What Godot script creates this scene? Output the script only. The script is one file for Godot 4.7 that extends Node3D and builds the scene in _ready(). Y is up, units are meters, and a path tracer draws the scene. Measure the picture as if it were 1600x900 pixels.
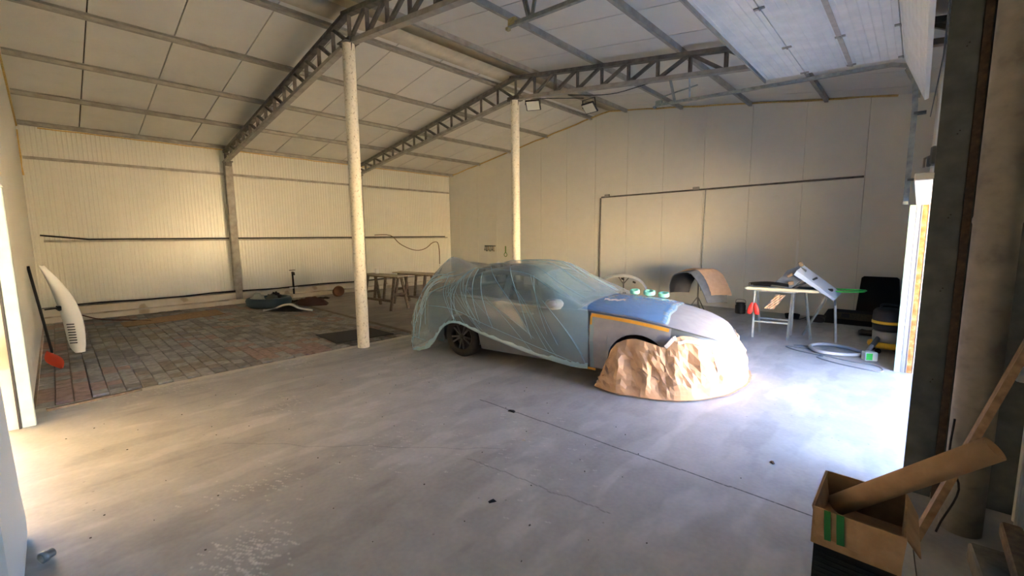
extends Node3D
# Industrial hall used as a body shop. Units metres, y up. The hall: corrugated wall at x = WA, panelled gable wall
# at z = WB, gable wall with a doorway at z = WC, gate wall near x = 0. Ridge over the row of pipe columns.
const WA := -14.93
const WB := -11.94
const WC := 0.34
const WD := 0.6
const RX := -7.17
const RY := 5.69
const SL := 0.152

var mats := {}
var used := {}

# ---------------------------------------------------------------- helpers
func roof_y(x: float) -> float:
	return RY - SL * absf(x - RX)

func new_st() -> SurfaceTool:
	var st := SurfaceTool.new()
	st.begin(Mesh.PRIMITIVE_TRIANGLES)
	return st

func numbered(called: String) -> String:
	if not used.has(called):
		used[called] = 0
		return called
	used[called] += 1
	return "%s_%03d" % [called, used[called]]

func thing(called: String, label: String, category: String, at := Vector3.ZERO, turn := 0.0, group := "") -> Node3D:
	var o := Node3D.new()
	o.name = numbered(called)
	add_child(o)
	o.position = at
	o.rotation.y = turn
	o.set_meta("label", label)
	o.set_meta("category", category)
	if group != "":
		o.set_meta("group", group)
	return o

func struct(called: String) -> Node3D:
	var o := Node3D.new()
	o.name = called
	add_child(o)
	o.set_meta("kind", "structure")
	return o

# a part whose shape is given in the parent's own frame
func pl(called: String, st: SurfaceTool, m: Material, parent: Node3D, smooth := true) -> MeshInstance3D:
	if smooth:
		st.generate_normals()
	var o := MeshInstance3D.new()
	o.mesh = st.commit()
	o.material_override = m
	o.name = called
	parent.add_child(o, true)
	return o

# a part whose shape is given in world coordinates
func pw(called: String, st: SurfaceTool, m: Material, parent: Node3D) -> MeshInstance3D:
	var o := pl(called, st, m, parent)
	var off := Vector3.ZERO
	var p: Node = parent
	while p != self and p is Node3D:
		off += (p as Node3D).position
		p = p.get_parent()
	o.position = -off
	return o

func shared(called: String, mesh: Mesh, m: Material, parent: Node3D, at: Vector3, basis := Basis.IDENTITY) -> MeshInstance3D:
	var o := MeshInstance3D.new()
	o.mesh = mesh
	o.material_override = m
	o.name = called
	o.transform = Transform3D(basis, at)
	parent.add_child(o, true)
	return o

func flat_group(st: SurfaceTool) -> void:
	st.set_smooth_group(-1)

func tri(st: SurfaceTool, a: Vector3, b: Vector3, c: Vector3) -> void:
	st.add_vertex(a); st.add_vertex(b); st.add_vertex(c)

func quad(st: SurfaceTool, a: Vector3, b: Vector3, c: Vector3, d: Vector3) -> void:
	tri(st, a, b, c)
	tri(st, a, c, d)

# box from eight corners: p[0..3] bottom loop, p[4..7] top loop
func hexa(st: SurfaceTool, p: Array) -> void:
	flat_group(st)
	quad(st, p[0], p[1], p[2], p[3])
	quad(st, p[7], p[6], p[5], p[4])
	for i in 4:
		var j := (i + 1) % 4
		quad(st, p[i], p[i + 4], p[j + 4], p[j])

func box(st: SurfaceTool, c: Vector3, s: Vector3, b := Basis.IDENTITY, bevel := 0.0) -> void:
	var h := s * 0.5
	if bevel <= 0.0:
		var p := []
		for y in [-1, 1]:
			for q in [[-1, -1], [1, -1], [1, 1], [-1, 1]]:
				p.append(c + b * Vector3(h.x * q[0], h.y * y, h.z * q[1]))
		hexa(st, p)
		return
	# chamfered box: loops of eight points
	flat_group(st)
	var loops := []
	for l in [[-h.y, bevel], [-h.y + bevel, 0.0], [h.y - bevel, 0.0], [h.y, bevel]]:
		var hx: float = h.x - l[1]
		var hz: float = h.z - l[1]
		var k := bevel
		var loop := []
		for q in [[-hx + k, -hz], [hx - k, -hz], [hx, -hz + k], [hx, hz - k], [hx - k, hz], [-hx + k, hz], [-hx, hz - k], [-hx, -hz + k]]:
			loop.append(c + b * Vector3(q[0], l[0], q[1]))
		loops.append(loop)
	for i in 3:
		for j in 8:
			var j2 := (j + 1) % 8
			quad(st, loops[i][j], loops[i + 1][j], loops[i + 1][j2], loops[i][j2])
	for j in range(1, 7):
		tri(st, loops[0][0], loops[0][j], loops[0][j + 1])
		tri(st, loops[3][0], loops[3][j + 1], loops[3][j])

func bar(st: SurfaceTool, a: Vector3, b: Vector3, w: float, h: float, up := Vector3.UP) -> void:
	var d := (b - a).normalized()
	var s := d.cross(up)
	if s.length() < 0.01:
		s = d.cross(Vector3.RIGHT)
	s = s.normalized()
	var u := s.cross(d).normalized()
	box(st, (a + b) * 0.5, Vector3((b - a).length(), h, w), Basis(d, u, s))

# L profile between two points: two plates
func angle_bar(st: SurfaceTool, a: Vector3, b: Vector3, w: float, t := 0.006, up := Vector3.UP) -> void:
	var d := (b - a).normalized()
	var s := d.cross(up)
	if s.length() < 0.01:
		s = d.cross(Vector3.RIGHT)
	s = s.normalized()
	var u := s.cross(d).normalized()
	box(st, (a + b) * 0.5 - u * (w * 0.5 - t * 0.5), Vector3((b - a).length(), t, w), Basis(d, u, s))
	box(st, (a + b) * 0.5 + s * (w * 0.5 - t * 0.5), Vector3((b - a).length(), w, t), Basis(d, u, s))

func tube(st: SurfaceTool, pts: Array, r: float, n := 10, caps := true, r2 := -1.0) -> void:
	st.set_smooth_group(0)
	var rings := []
	var prev := Vector3.ZERO
	for i in pts.size():
		var d: Vector3
		if i == 0:
			d = pts[1] - pts[0]
		elif i == pts.size() - 1:
			d = pts[i] - pts[i - 1]
		else:
			d = (pts[i + 1] - pts[i]).normalized() + (pts[i] - pts[i - 1]).normalized()
		d = d.normalized()
		var s := d.cross(Vector3.UP) if prev == Vector3.ZERO else (prev - d * prev.dot(d))
		if s.length() < 0.05:
			s = d.cross(Vector3.RIGHT)
		s = s.normalized()
		prev = s
		var u := s.cross(d)
		var rr := r if r2 < 0.0 else lerpf(r, r2, float(i) / (pts.size() - 1))
		var ring := []
		for k in n:
			var a := TAU * k / n
			ring.append(pts[i] + (s * cos(a) + u * sin(a)) * rr)
		rings.append(ring)
	for i in pts.size() - 1:
		for k in n:
			var k2 := (k + 1) % n
			quad(st, rings[i][k], rings[i + 1][k], rings[i + 1][k2], rings[i][k2])
	if caps:
		flat_group(st)
		for k in range(1, n - 1):
			tri(st, rings[0][0], rings[0][k], rings[0][k + 1])
			var e: Array = rings[rings.size() - 1]
			tri(st, e[0], e[k + 1], e[k])

# lathe about local y of xf; profile = [[r, y], ...]
func lathe(st: SurfaceTool, prof: Array, xf := Transform3D.IDENTITY, n := 20, group := 0) -> void:
	st.set_smooth_group(group)
	for i in prof.size() - 1:
		for k in n:
			var a := TAU * k / n
			var b := TAU * (k + 1) / n
			var p := xf * Vector3(prof[i][0] * cos(a), prof[i][1], prof[i][0] * sin(a))
			var q := xf * Vector3(prof[i][0] * cos(b), prof[i][1], prof[i][0] * sin(b))
			var r := xf * Vector3(prof[i + 1][0] * cos(b), prof[i + 1][1], prof[i + 1][0] * sin(b))
			var s := xf * Vector3(prof[i + 1][0] * cos(a), prof[i + 1][1], prof[i + 1][0] * sin(a))
			quad(st, p, s, r, q)

# prism: polygon (Array of Vector2) in plane (ax, ay) at origin, extruded by vector e
func prism(st: SurfaceTool, poly: Array, o: Vector3, ax: Vector3, ay: Vector3, e: Vector3) -> void:
	flat_group(st)
	var idx := Geometry2D.triangulate_polygon(PackedVector2Array(poly))
	for i in range(0, idx.size(), 3):
		var v := []
		for k in 3:
			var q: Vector2 = poly[idx[i + k]]
			v.append(o + ax * q.x + ay * q.y)
		tri(st, v[0], v[1], v[2])
		tri(st, v[0] + e, v[2] + e, v[1] + e)
	for i in poly.size():
		var a: Vector2 = poly[i]
		var b: Vector2 = poly[(i + 1) % poly.size()]
		var p := o + ax * a.x + ay * a.y
		var q := o + ax * b.x + ay * b.y
		quad(st, p, q, q + e, p + e)

# surface through a grid of points (rows of equal length)
func grid(st: SurfaceTool, g: Array, group := 0) -> void:
	st.set_smooth_group(group)
	for i in g.size() - 1:
		for j in g[i].size() - 1:
			quad(st, g[i][j], g[i][j + 1], g[i + 1][j + 1], g[i + 1][j])

# flat ribbon of width w along points, facing nrm
func ribbon(st: SurfaceTool, pts: Array, w: float, nrm: Vector3) -> void:
	st.set_smooth_group(0)
	for i in pts.size() - 1:
		var s := ((pts[i + 1] - pts[i]) as Vector3).cross(nrm).normalized() * w * 0.5
		quad(st, pts[i] - s, pts[i] + s, pts[i + 1] + s, pts[i + 1] - s)

func cat(p0: Variant, p1: Variant, p2: Variant, p3: Variant, t: float) -> Variant:
	return 0.5 * ((2.0 * p1) + (p2 - p0) * t + (2.0 * p0 - 5.0 * p1 + 4.0 * p2 - p3) * t * t + (3.0 * p1 - p0 - 3.0 * p2 + p3) * t * t * t)

# smooth curve through points
func curve(pts: Array, n: int) -> Array:
	var out := []
	for i in pts.size() - 1:
		for k in n:
			out.append(cat(pts[maxi(i - 1, 0)], pts[i], pts[i + 1], pts[mini(i + 2, pts.size() - 1)], float(k) / n))
	out.append(pts[pts.size() - 1])
	return out

func sample(pts: Array, t: float) -> Variant:
	var x := clampf(t, 0.0, 1.0) * (pts.size() - 1)
	var i := mini(int(x), pts.size() - 2)
	return cat(pts[maxi(i - 1, 0)], pts[i], pts[i + 1], pts[mini(i + 2, pts.size() - 1)], x - i)

func tab(t: Array, x: float) -> float:
	if x <= t[0][0]:
		return t[0][1]
	for i in t.size() - 1:
		if x <= t[i + 1][0]:
			var f: float = (x - t[i][0]) / (t[i + 1][0] - t[i][0])
			var m0: float = 0.0
			var m1: float = 0.0
			var w: float = t[i + 1][0] - t[i][0]
			if i > 0:
				m0 = (t[i + 1][1] - t[i - 1][1]) / (t[i + 1][0] - t[i - 1][0]) * w
			else:
				m0 = t[i + 1][1] - t[i][1]
			if i < t.size() - 2:
				m1 = (t[i + 2][1] - t[i][1]) / (t[i + 2][0] - t[i][0]) * w
			else:
				m1 = t[i + 1][1] - t[i][1]
			var f2 := f * f
			var f3 := f2 * f
			return (2 * f3 - 3 * f2 + 1) * t[i][1] + (f3 - 2 * f2 + f) * m0 + (-2 * f3 + 3 * f2) * t[i + 1][1] + (f3 - f2) * m1
	return t[t.size() - 1][1]

# ---------------------------------------------------------------- materials
func flat(c: Color, rough := 0.7, metal := 0.0) -> StandardMaterial3D:
	var m := StandardMaterial3D.new()
	m.albedo_color = c
	m.roughness = rough
	m.metallic = metal
	m.cull_mode = BaseMaterial3D.CULL_DISABLED
	return m

# two-tone mottled material: noise of colour on world-space triplanar mapping
func mottled(stops: Array, rough: float, scale: float, seed_: int, metal := 0.0, freq := 0.012, oct := 5, bump := 0.0) -> StandardMaterial3D:
	var m := flat(Color.WHITE, rough, metal)
	var n := FastNoiseLite.new()
	n.seed = seed_
	n.noise_type = FastNoiseLite.TYPE_SIMPLEX_SMOOTH
	n.frequency = freq
	n.fractal_octaves = oct
	n.fractal_gain = 0.55
	var g := Gradient.new()
	var offs := PackedFloat32Array()
	var cols := PackedColorArray()
	for s in stops:
		offs.append(s[0])
		cols.append(s[1])
	g.offsets = offs
	g.colors = cols
	var t := NoiseTexture2D.new()
	t.width = 512
	t.height = 512
	t.seamless = true
	t.noise = n
	t.color_ramp = g
	m.albedo_texture = t
	m.uv1_triplanar = true
	m.uv1_world_triplanar = true
	m.uv1_scale = Vector3.ONE * scale
	if bump > 0.0:
		var t2 := NoiseTexture2D.new()
		t2.width = 512
		t2.height = 512
		t2.seamless = true
		t2.noise = n
		t2.as_normal_map = true
		t2.bump_strength = bump
		m.normal_enabled = true
		m.normal_texture = t2
	return m

func make_materials() -> void:
	mats.panel = mottled([[0.0, Color(0.83, 0.82, 0.77)], [0.15, Color(0.855, 0.845, 0.80)], [1.0, Color(0.87, 0.86, 0.815)]], 0.42, 0.35, 3)
	mats.ceil = mottled([[0.0, Color(0.83, 0.82, 0.78)], [0.2, Color(0.865, 0.855, 0.82)], [1.0, Color(0.885, 0.875, 0.84)]], 0.5, 0.3, 5)
	mats.gap = flat(Color(0.27, 0.25, 0.21), 0.9)
	mats.steel = mottled([[0.0, Color(0.30, 0.28, 0.25)], [0.45, Color(0.41, 0.39, 0.36)], [1.0, Color(0.50, 0.48, 0.45)]], 0.6, 0.7, 11)
	mats.purlin = mottled([[0.0, Color(0.55, 0.52, 0.48)], [0.5, Color(0.63, 0.61, 0.57)], [1.0, Color(0.69, 0.67, 0.63)]], 0.5, 0.6, 12)
	mats.galv = mottled([[0.0, Color(0.50, 0.53, 0.52)], [0.5, Color(0.62, 0.64, 0.63)], [1.0, Color(0.70, 0.72, 0.70)]], 0.38, 1.2, 13, 0.6)
	mats.paintpipe = mottled([[0.0, Color(0.40, 0.36, 0.30)], [0.17, Color(0.52, 0.48, 0.41)], [0.22, Color(0.80, 0.78, 0.71)], [1.0, Color(0.88, 0.86, 0.80)]], 0.6, 1.6, 14, 0.0, 0.02)
	mats.greypipe = mottled([[0.0, Color(0.33, 0.32, 0.29)], [0.4, Color(0.44, 0.43, 0.40)], [1.0, Color(0.52, 0.51, 0.47)]], 0.7, 0.9, 15)
	mats.plinth = mottled([[0.0, Color(0.62, 0.56, 0.48)], [0.26, Color(0.68, 0.62, 0.54)], [0.31, Color(0.77, 0.73, 0.66)], [1.0, Color(0.84, 0.81, 0.75)]], 0.9, 0.28, 16, 0.0, 0.006, 4)
	mats.foam = mottled([[0.0, Color(0.72, 0.58, 0.32)], [1.0, Color(0.88, 0.77, 0.50)]], 0.9, 3.0, 17)
	mats.black = flat(Color(0.03, 0.03, 0.032), 0.55)
	mats.rubber = mottled([[0.0, Color(0.035, 0.035, 0.036)], [1.0, Color(0.10, 0.10, 0.10)]], 0.85, 2.0, 18)
	mats.darksteel = mottled([[0.0, Color(0.22, 0.25, 0.25)], [1.0, Color(0.33, 0.36, 0.36)]], 0.55, 0.8, 19)
	mats.rust = mottled([[0.0, Color(0.16, 0.12, 0.09)], [0.5, Color(0.24, 0.19, 0.14)], [1.0, Color(0.33, 0.26, 0.19)]], 0.9, 2.5, 20)
	mats.wood = mottled([[0.0, Color(0.42, 0.34, 0.26)], [1.0, Color(0.60, 0.51, 0.40)]], 0.8, 2.0, 21)
	mats.greywood = mottled([[0.0, Color(0.33, 0.28, 0.23)], [1.0, Color(0.52, 0.46, 0.39)]], 0.85, 2.0, 22)
	mats.card = mottled([[0.0, Color(0.54, 0.43, 0.31)], [1.0, Color(0.65, 0.53, 0.40)]], 0.85, 1.5, 23)
	mats.kraft = mottled([[0.0, Color(0.74, 0.60, 0.48)], [1.0, Color(0.82, 0.69, 0.57)]], 0.6, 1.5, 24)
	mats.primer = mottled([[0.0, Color(0.52, 0.53, 0.57)], [1.0, Color(0.60, 0.61, 0.65)]], 0.5, 0.8, 25)
	mats.doorwhite = mottled([[0.0, Color(0.84, 0.86, 0.85)], [1.0, Color(0.92, 0.93, 0.92)]], 0.45, 0.5, 26)
	mats.white = flat(Color(0.88, 0.88, 0.86), 0.5)
	mats.tape_white = flat(Color(0.90, 0.90, 0.92), 0.6)
	mats.tape_yellow = flat(Color(0.85, 0.62, 0.22), 0.6)
	mats.concrete_brown = mottled([[0.0, Color(0.42, 0.38, 0.33)], [1.0, Color(0.56, 0.51, 0.45)]], 0.85, 0.4, 27)
	mats.ground = mottled([[0.0, Color(0.70, 0.62, 0.50)], [1.0, Color(0.79, 0.71, 0.59)]], 0.95, 0.2, 28)
	mats.facade = mottled([[0.0, Color(0.83, 0.76, 0.64)], [1.0, Color(0.88, 0.81, 0.69)]], 0.9, 0.2, 29)
	mats.ribbed = mottled([[0.0, Color(0.83, 0.82, 0.77)], [0.15, Color(0.855, 0.845, 0.80)], [1.0, Color(0.87, 0.86, 0.815)]], 0.30, 0.35, 3)
	mats.ribbed.metallic_specular = 0.6
	mats.chrome = flat(Color(0.75, 0.75, 0.75), 0.25, 0.9)
	mats.yellow = flat(Color(0.85, 0.68, 0.15), 0.45)
	mats.red = flat(Color(0.85, 0.20, 0.17), 0.5)
	mats.orange = flat(Color(0.72, 0.22, 0.10), 0.4)
	mats.green = flat(Color(0.15, 0.72, 0.30), 0.5)
	mats.tealcloth = flat(Color(0.52, 0.82, 0.74), 0.9)
	mats.greyhose = flat(Color(0.62, 0.64, 0.67), 0.5)
	mats.terracotta = flat(Color(0.52, 0.38, 0.28), 0.9)

# concrete slab: mottling, scuffs, cracks, paint spots
func floor_material(x0: float, z0: float, sx: float, sz: float) -> StandardMaterial3D:
	var w := 1536
	var h := 1216
	var img := Image.create(w, h, false, Image.FORMAT_RGB8)
	var n1 := FastNoiseLite.new(); n1.seed = 41; n1.frequency = 0.35; n1.fractal_octaves = 3
	var n2 := FastNoiseLite.new(); n2.seed = 42; n2.frequency = 2.6; n2.fractal_octaves = 4
	var n3 := FastNoiseLite.new(); n3.seed = 43; n3.frequency = 0.9; n3.fractal_octaves = 4
	var n4 := FastNoiseLite.new(); n4.seed = 44; n4.frequency = 22.0; n4.fractal_octaves = 2
	for j in h:
		var z := z0 + sz * (j + 0.5) / h
		for i in w:
			var x := x0 + sx * (i + 0.5) / w
			var v := 0.645 + 0.05 * n1.get_noise_2d(x, z) + 0.04 * n2.get_noise_2d(x, z) + 0.02 * n4.get_noise_2d(x, z)
			var s := n3.get_noise_2d(x * 1.9, z * 0.55)          # dragged dust and trowel streaks along the hall
			if s > 0.18:
				v += minf((s - 0.18) * 0.3, 0.05)
			elif s < -0.25:
				v += maxf((s + 0.25) * 0.25, -0.04)
			var c := Color(v * 1.0, v * 0.995, v * 0.975)
			if x < -7.2:                                          # older browner screed beyond the column row
				c = Color(v * 0.90, v * 0.84, v * 0.77)
			img.set_pixel(i, j, c)
	var rng := RandomNumberGenerator.new()
	rng.seed = 77
	var px := func(x: float, z: float) -> Vector2i:
		return Vector2i(int((x - x0) / sx * w), int((z - z0) / sz * h))
	# cracks: wandering dark lines
	for cr in [[Vector2(-3.62, -3.27), Vector2(-0.35, -3.36), 0.006, 0.72], [Vector2(-4.6, -0.9), Vector2(-2.6, -2.6), 0.03, 0.96], [Vector2(-2.7, -2.3), Vector2(-1.4, -2.45), 0.02, 0.97]]:
		var steps := 900
		var wob := 0.0
		for k in steps:
			var t := float(k) / steps
			wob = n2.get_noise_2d(t * 1.4, cr[2] * 90.0) * cr[2] * 2.0
			var p: Vector2 = (cr[0] as Vector2).lerp(cr[1], t)
			var dir: Vector2 = (cr[1] - cr[0] as Vector2).normalized()
			var q := p + Vector2(-dir.y, dir.x) * wob
			var a: Vector2i = px.call(q.x, q.y)
			if rng.randf() < 0.93:
				for d in [Vector2i(0, 0)]:
					var b: Vector2i = a + d
					if b.x >= 0 and b.y >= 0 and b.x < w and b.y < h:
						var c := img.get_pixel(b.x, b.y)
						img.set_pixel(b.x, b.y, c * Color(cr[3], cr[3], cr[3]))
	# white filler and paint splashes
	for sp in [[-2.85, -0.62, 0.35, 170], [-3.6, -0.9, 0.5, 50], [-3.4, -1.9, 0.9, 60], [-5.2, -1.6, 0.5, 50], [-6.9, -2.4, 0.5, 120], [-2.4, -2.7, 1.2, 60], [-4.9, -3.5, 0.8, 90], [-7.0, -0.8, 0.7, 120]]:
		for k in sp[3]:
			var a: Vector2i = px.call(sp[0] + rng.randfn(0, sp[2] * 0.35), sp[1] + rng.randfn(0, sp[2] * 0.35))
			var l := rng.randi_range(1, 5)
			for e in l:
				var b := a + Vector2i(e, -e / 2)
				if b.x >= 0 and b.y >= 0 and b.x < w and b.y < h:
					img.set_pixel(b.x, b.y, img.get_pixel(b.x, b.y).lerp(Color(0.84, 0.84, 0.82), 0.55))
	# the pale dusty border where the slab meets the pavers
	for k in 5200:
		var z := rng.randf_range(-5.0, 0.33)
		var a: Vector2i = px.call(-7.12 + rng.randfn(0, 0.06), z)
		for e in rng.randi_range(2, 9):
			var b := a + Vector2i(0, e)
			if b.x >= 0 and b.y >= 0 and b.x < w and b.y < h:
				img.set_pixel(b.x, b.y, img.get_pixel(b.x, b.y).lerp(Color(0.80, 0.78, 0.73), 0.4))
	# dark oil specks
	for k in 110:
		var a: Vector2i = px.call(rng.randf_range(-6.8, 0.2), rng.randf_range(-9.5, 0.2))
		var r := 0
		for dx in range(-r, r + 1):
			for dy in range(-r, r + 1):
				var b := a + Vector2i(dx, dy)
				if b.x >= 0 and b.y >= 0 and b.x < w and b.y < h:
					img.set_pixel(b.x, b.y, img.get_pixel(b.x, b.y) * Color(0.72, 0.71, 0.70))
	var m := flat(Color.WHITE, 0.55)
	m.albedo_texture = ImageTexture.create_from_image(img)
	m.metallic_specular = 0.4
	return m

func _ready() -> void:
	# ------------------------------------------------ camera, sky, sun, exposure
	var cam := Camera3D.new()
	cam.name = "camera"
	add_child(cam)
	cam.transform = Transform3D(Basis(Vector3(0.72854737, -0.00954731, -0.68492888), Vector3(-0.07419651, 0.99291998, -0.09276202), Vector3(0.6809652, 0.11840086, 0.72268087)), Vector3(0, 1.9, 0))
	cam.fov = 67.77
	cam.near = 0.05
	cam.far = 200.0
	cam.current = true
	var env := Environment.new()
	var sky := Sky.new()
	var sm := ProceduralSkyMaterial.new()
	sm.sky_top_color = Color(0.33, 0.56, 0.88)
	sm.sky_horizon_color = Color(0.64, 0.81, 0.95)
	sm.ground_bottom_color = Color(0.45, 0.40, 0.33)
	sm.ground_horizon_color = Color(0.62, 0.60, 0.55)
	sm.sky_energy_multiplier = 1.35
	sky.sky_material = sm
	env.background_mode = Environment.BG_SKY
	env.sky = sky
	env.tonemap_mode = Environment.TONE_MAPPER_LINEAR
	env.tonemap_exposure = 15.8
	env.sdfgi_enabled = true
	env.ssao_enabled = true
	env.ssil_enabled = true
	var we := WorldEnvironment.new()
	we.name = "world_environment"
	we.environment = env
	add_child(we)
	var sun := DirectionalLight3D.new()
	sun.name = "sun"
	sun.light_color = Color(1.0, 0.95, 0.84)
	sun.light_energy = 9.0
	sun.light_angular_distance = 0.6
	sun.shadow_enabled = true
	add_child(sun)
	sun.look_at_from_position(Vector3(-7.0, 10.0, 0.0), Vector3.ZERO, Vector3.RIGHT)

	make_materials()
	build_shell()
	build_roof_steel()
	build_gate()
	build_wall_fittings()
	build_car()
	build_back_parts()
	build_left_clutter()
	build_near_clutter()

# ================================================================ the shell
func corrugated(z0: float, z1: float, y0: float, y1: float, out: float) -> SurfaceTool:
	# micro-ribbed sheet in local coordinates: x = out of the wall, runs along -z
	var st := new_st()
	flat_group(st)
	var w := absf(z1 - z0)
	var prof := [[0.0, -0.012], [0.004, 0.0]]
	var p := 0.0827
	var z := 0.012
	while z + p < w - 0.006:
		prof.append([z + 0.040, 0.0]); prof.append([z + 0.050, 0.009]); prof.append([z + 0.070, 0.009]); prof.append([z + 0.080, 0.0])
		z += p
	prof.append([w - 0.004, 0.0]); prof.append([w, -0.012])
	for i in prof.size() - 1:
		var a: Array = prof[i]
		var b: Array = prof[i + 1]
		quad(st, Vector3(a[1] * out, y0, z0 - a[0]), Vector3(a[1] * out, y1, z0 - a[0]), Vector3(b[1] * out, y1, z0 - b[0]), Vector3(b[1] * out, y0, z0 - b[0]))
	return st

func gable_poly(x0: float, x1: float, y0: float, drop := 0.0) -> Array:
	var p := [Vector2(x0, y0), Vector2(x1, y0), Vector2(x1, roof_y(x1) - drop)]
	if x0 < RX and x1 > RX:
		p.append(Vector2(RX, RY - drop))
	p.append(Vector2(x0, roof_y(x0) - drop))
	return p

func build_shell() -> void:
	var st: SurfaceTool
	# ---- yard outside, lit by the sun
	var yard := struct("ground_yard")
	st = new_st()
	box(st, Vector3(-7, -0.2, 0), Vector3(120, 0.1, 120))
	pw("yard_surface", st, mats.ground, yard)
	# ---- the building across the lane from the doorway
	st = new_st()
	box(st, Vector3(-5, 2.4, 6.5), Vector3(26, 5.0, 0.3))
	pw("opposite_facade", st, mats.concrete_brown, yard)
	st = new_st()
	box(st, Vector3(14.5, 1.5, -5), Vector3(0.3, 3.3, 34))
	pw("opposite_facade", st, mats.facade, yard)
	# ---- floor
	var fl := struct("floor")
	var x0 := -15.1
	var z0 := -12.1
	var sx := 15.9
	var sz := 12.7
	st = new_st()
	flat_group(st)
	for r in [[-7.17, 0.8, -12.1, 0.6], [-15.1, -7.17, -12.1, -4.85]]:
		for q in [[0, 2], [0, 3], [1, 3], [0, 2], [1, 3], [1, 2]]:
			st.set_uv(Vector2((r[q[0]] - x0) / sx, (r[q[1]] - z0) / sz))
			st.add_vertex(Vector3(r[q[0]], 0, r[q[1]]))
	pw("concrete_slab", st, floor_material(x0, z0, sx, sz), fl)
	st = new_st()
	box(st, Vector3(-7.15, -0.09, -5.75), Vector3(15.9, 0.12, 12.7))
	pw("paver_bed", st, mats.concrete_brown, fl)
	# concrete block pavers, running bond, a little uneven
	var pm := []
	for c in [Color(0.56, 0.55, 0.53), Color(0.50, 0.49, 0.475), Color(0.61, 0.595, 0.57), Color(0.60, 0.515, 0.475), Color(0.54, 0.51, 0.465)]:
		pm.append(mottled([[0.0, c * 0.82], [0.5, c], [1.0, c * 1.12]], 0.85, 1.1, 60 + pm.size()))
	var pl_ := 0.235
	var pw_ := 0.158
	var one := new_st()
	flat_group(one)
	var hx := pl_ * 0.5 - 0.004
	var hz := pw_ * 0.5 - 0.004
	var lo := [Vector3(-hx, -0.03, -hz), Vector3(hx, -0.03, -hz), Vector3(hx, -0.03, hz), Vector3(-hx, -0.03, hz)]
	var mi := [Vector3(-hx, -0.007, -hz), Vector3(hx, -0.007, -hz), Vector3(hx, -0.007, hz), Vector3(-hx, -0.007, hz)]
	var k := 0.006
	var hi := [Vector3(-hx + k, 0, -hz + k), Vector3(hx - k, 0, -hz + k), Vector3(hx - k, 0, hz - k), Vector3(-hx + k, 0, hz - k)]
	for i in 4:
		var j := (i + 1) % 4
		quad(one, lo[i], mi[i], mi[j], lo[j])
		quad(one, mi[i], hi[i], hi[j], mi[j])
	quad(one, hi[3], hi[2], hi[1], hi[0])
	one.generate_normals()
	var paver_mesh := one.commit()
	var rng := RandomNumberGenerator.new()
	rng.seed = 5
	var red := FastNoiseLite.new(); red.seed = 8; red.frequency = 0.55
	var spots := []
	var row := 0
	var z := WC - 0.1
	while z > -4.80:
		var x := -7.17 - pl_ * 0.5 - (pl_ * 0.5 if row % 2 == 1 else 0.0)
		while x > -14.55:
			spots.append([Vector3(x, rng.randf_range(-0.003, 0.004), z), rng.randf_range(-0.02, 0.02), rng.randf_range(-0.015, 0.015), rng.randf(), red.get_noise_2d(x, z)])
			x -= pl_
		row += 1
		z -= pw_
	spots.sort_custom(func(a, b): return a[0].length_squared() < b[0].length_squared())
	var rest := []
	for m in 5:
		rest.append(new_st())
	for i in spots.size():
		var s: Array = spots[i]
		var kind := int(s[3] * 3.0)
		if s[4] > 0.22 and s[3] < 0.75:
			kind = 3
		elif s[4] < -0.2 and s[3] < 0.6:
			kind = 4
		var b := Basis(Vector3(0, 0, 1), s[1]) * Basis(Vector3(1, 0, 0), s[2])
		if i < 300:
			shared("paver", paver_mesh, pm[kind], fl, s[0], b)
		else:
			rest[kind].append_from(paver_mesh, 0, Transform3D(b, s[0]))
	for m in 5:
		var far := MeshInstance3D.new()
		far.mesh = rest[m].commit()
		far.material_override = pm[m]
		far.name = "far_pavers"
		far.set_meta("kind", "stuff")
		fl.add_child(far, true)

	# ---- corrugated wall (left)
	var wl := struct("wall_left")
	st = new_st()
	box(st, Vector3(WA - 0.1, 2.3, (WB + WC) * 0.5), Vector3(0.14, 4.9, 12.8))
	pw("wall_core", st, mats.gap, wl)
	var zs := [WC + 0.02]
	var zz := -0.22
	while zz > WB:
		zs.append(zz)
		zz -= 1.075
	zs.append(WB - 0.02)
	for i in zs.size() - 1:
		var o := pl("panel", corrugated(zs[i], zs[i + 1], 0.30, 4.56, 1.0), mats.ribbed, wl)
		o.position.x = WA
	st = new_st()
	box(st, Vector3(WA + 0.07, 0.16, (WB + WC) * 0.5), Vector3(0.18, 0.32, 12.26), Basis.IDENTITY, 0.012)
	pw("plinth", st, mats.plinth, wl)
	st = new_st()
	box(st, Vector3(WA + 0.2, 0.06, (WB + WC) * 0.5), Vector3(0.34, 0.14, 12.24), Basis.IDENTITY, 0.02)
	pw("plinth_step", st, mats.plinth, wl)
	st = new_st()
	box(st, Vector3(WA + 0.09, 0.335, (WB + WC) * 0.5), Vector3(0.17, 0.012, 12.26))
	pw("drip_flashing", st, mats.steel, wl)

	# ---- gable wall (back)
	var wb := struct("wall_back")
	st = new_st()
	prism(st, gable_poly(WA - 0.15, WD + 0.15, -0.1), Vector3(0, 0, WB - 0.05), Vector3.RIGHT, Vector3.UP, Vector3(0, 0, -0.1))
	pw("wall_core", st, mats.gap, wb)
	var xs := [0.7]
	var xx := -0.92
	while xx > WA:
		xs.append(xx)
		xx -= 1.11
	xs.append(WA - 0.05)
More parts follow.
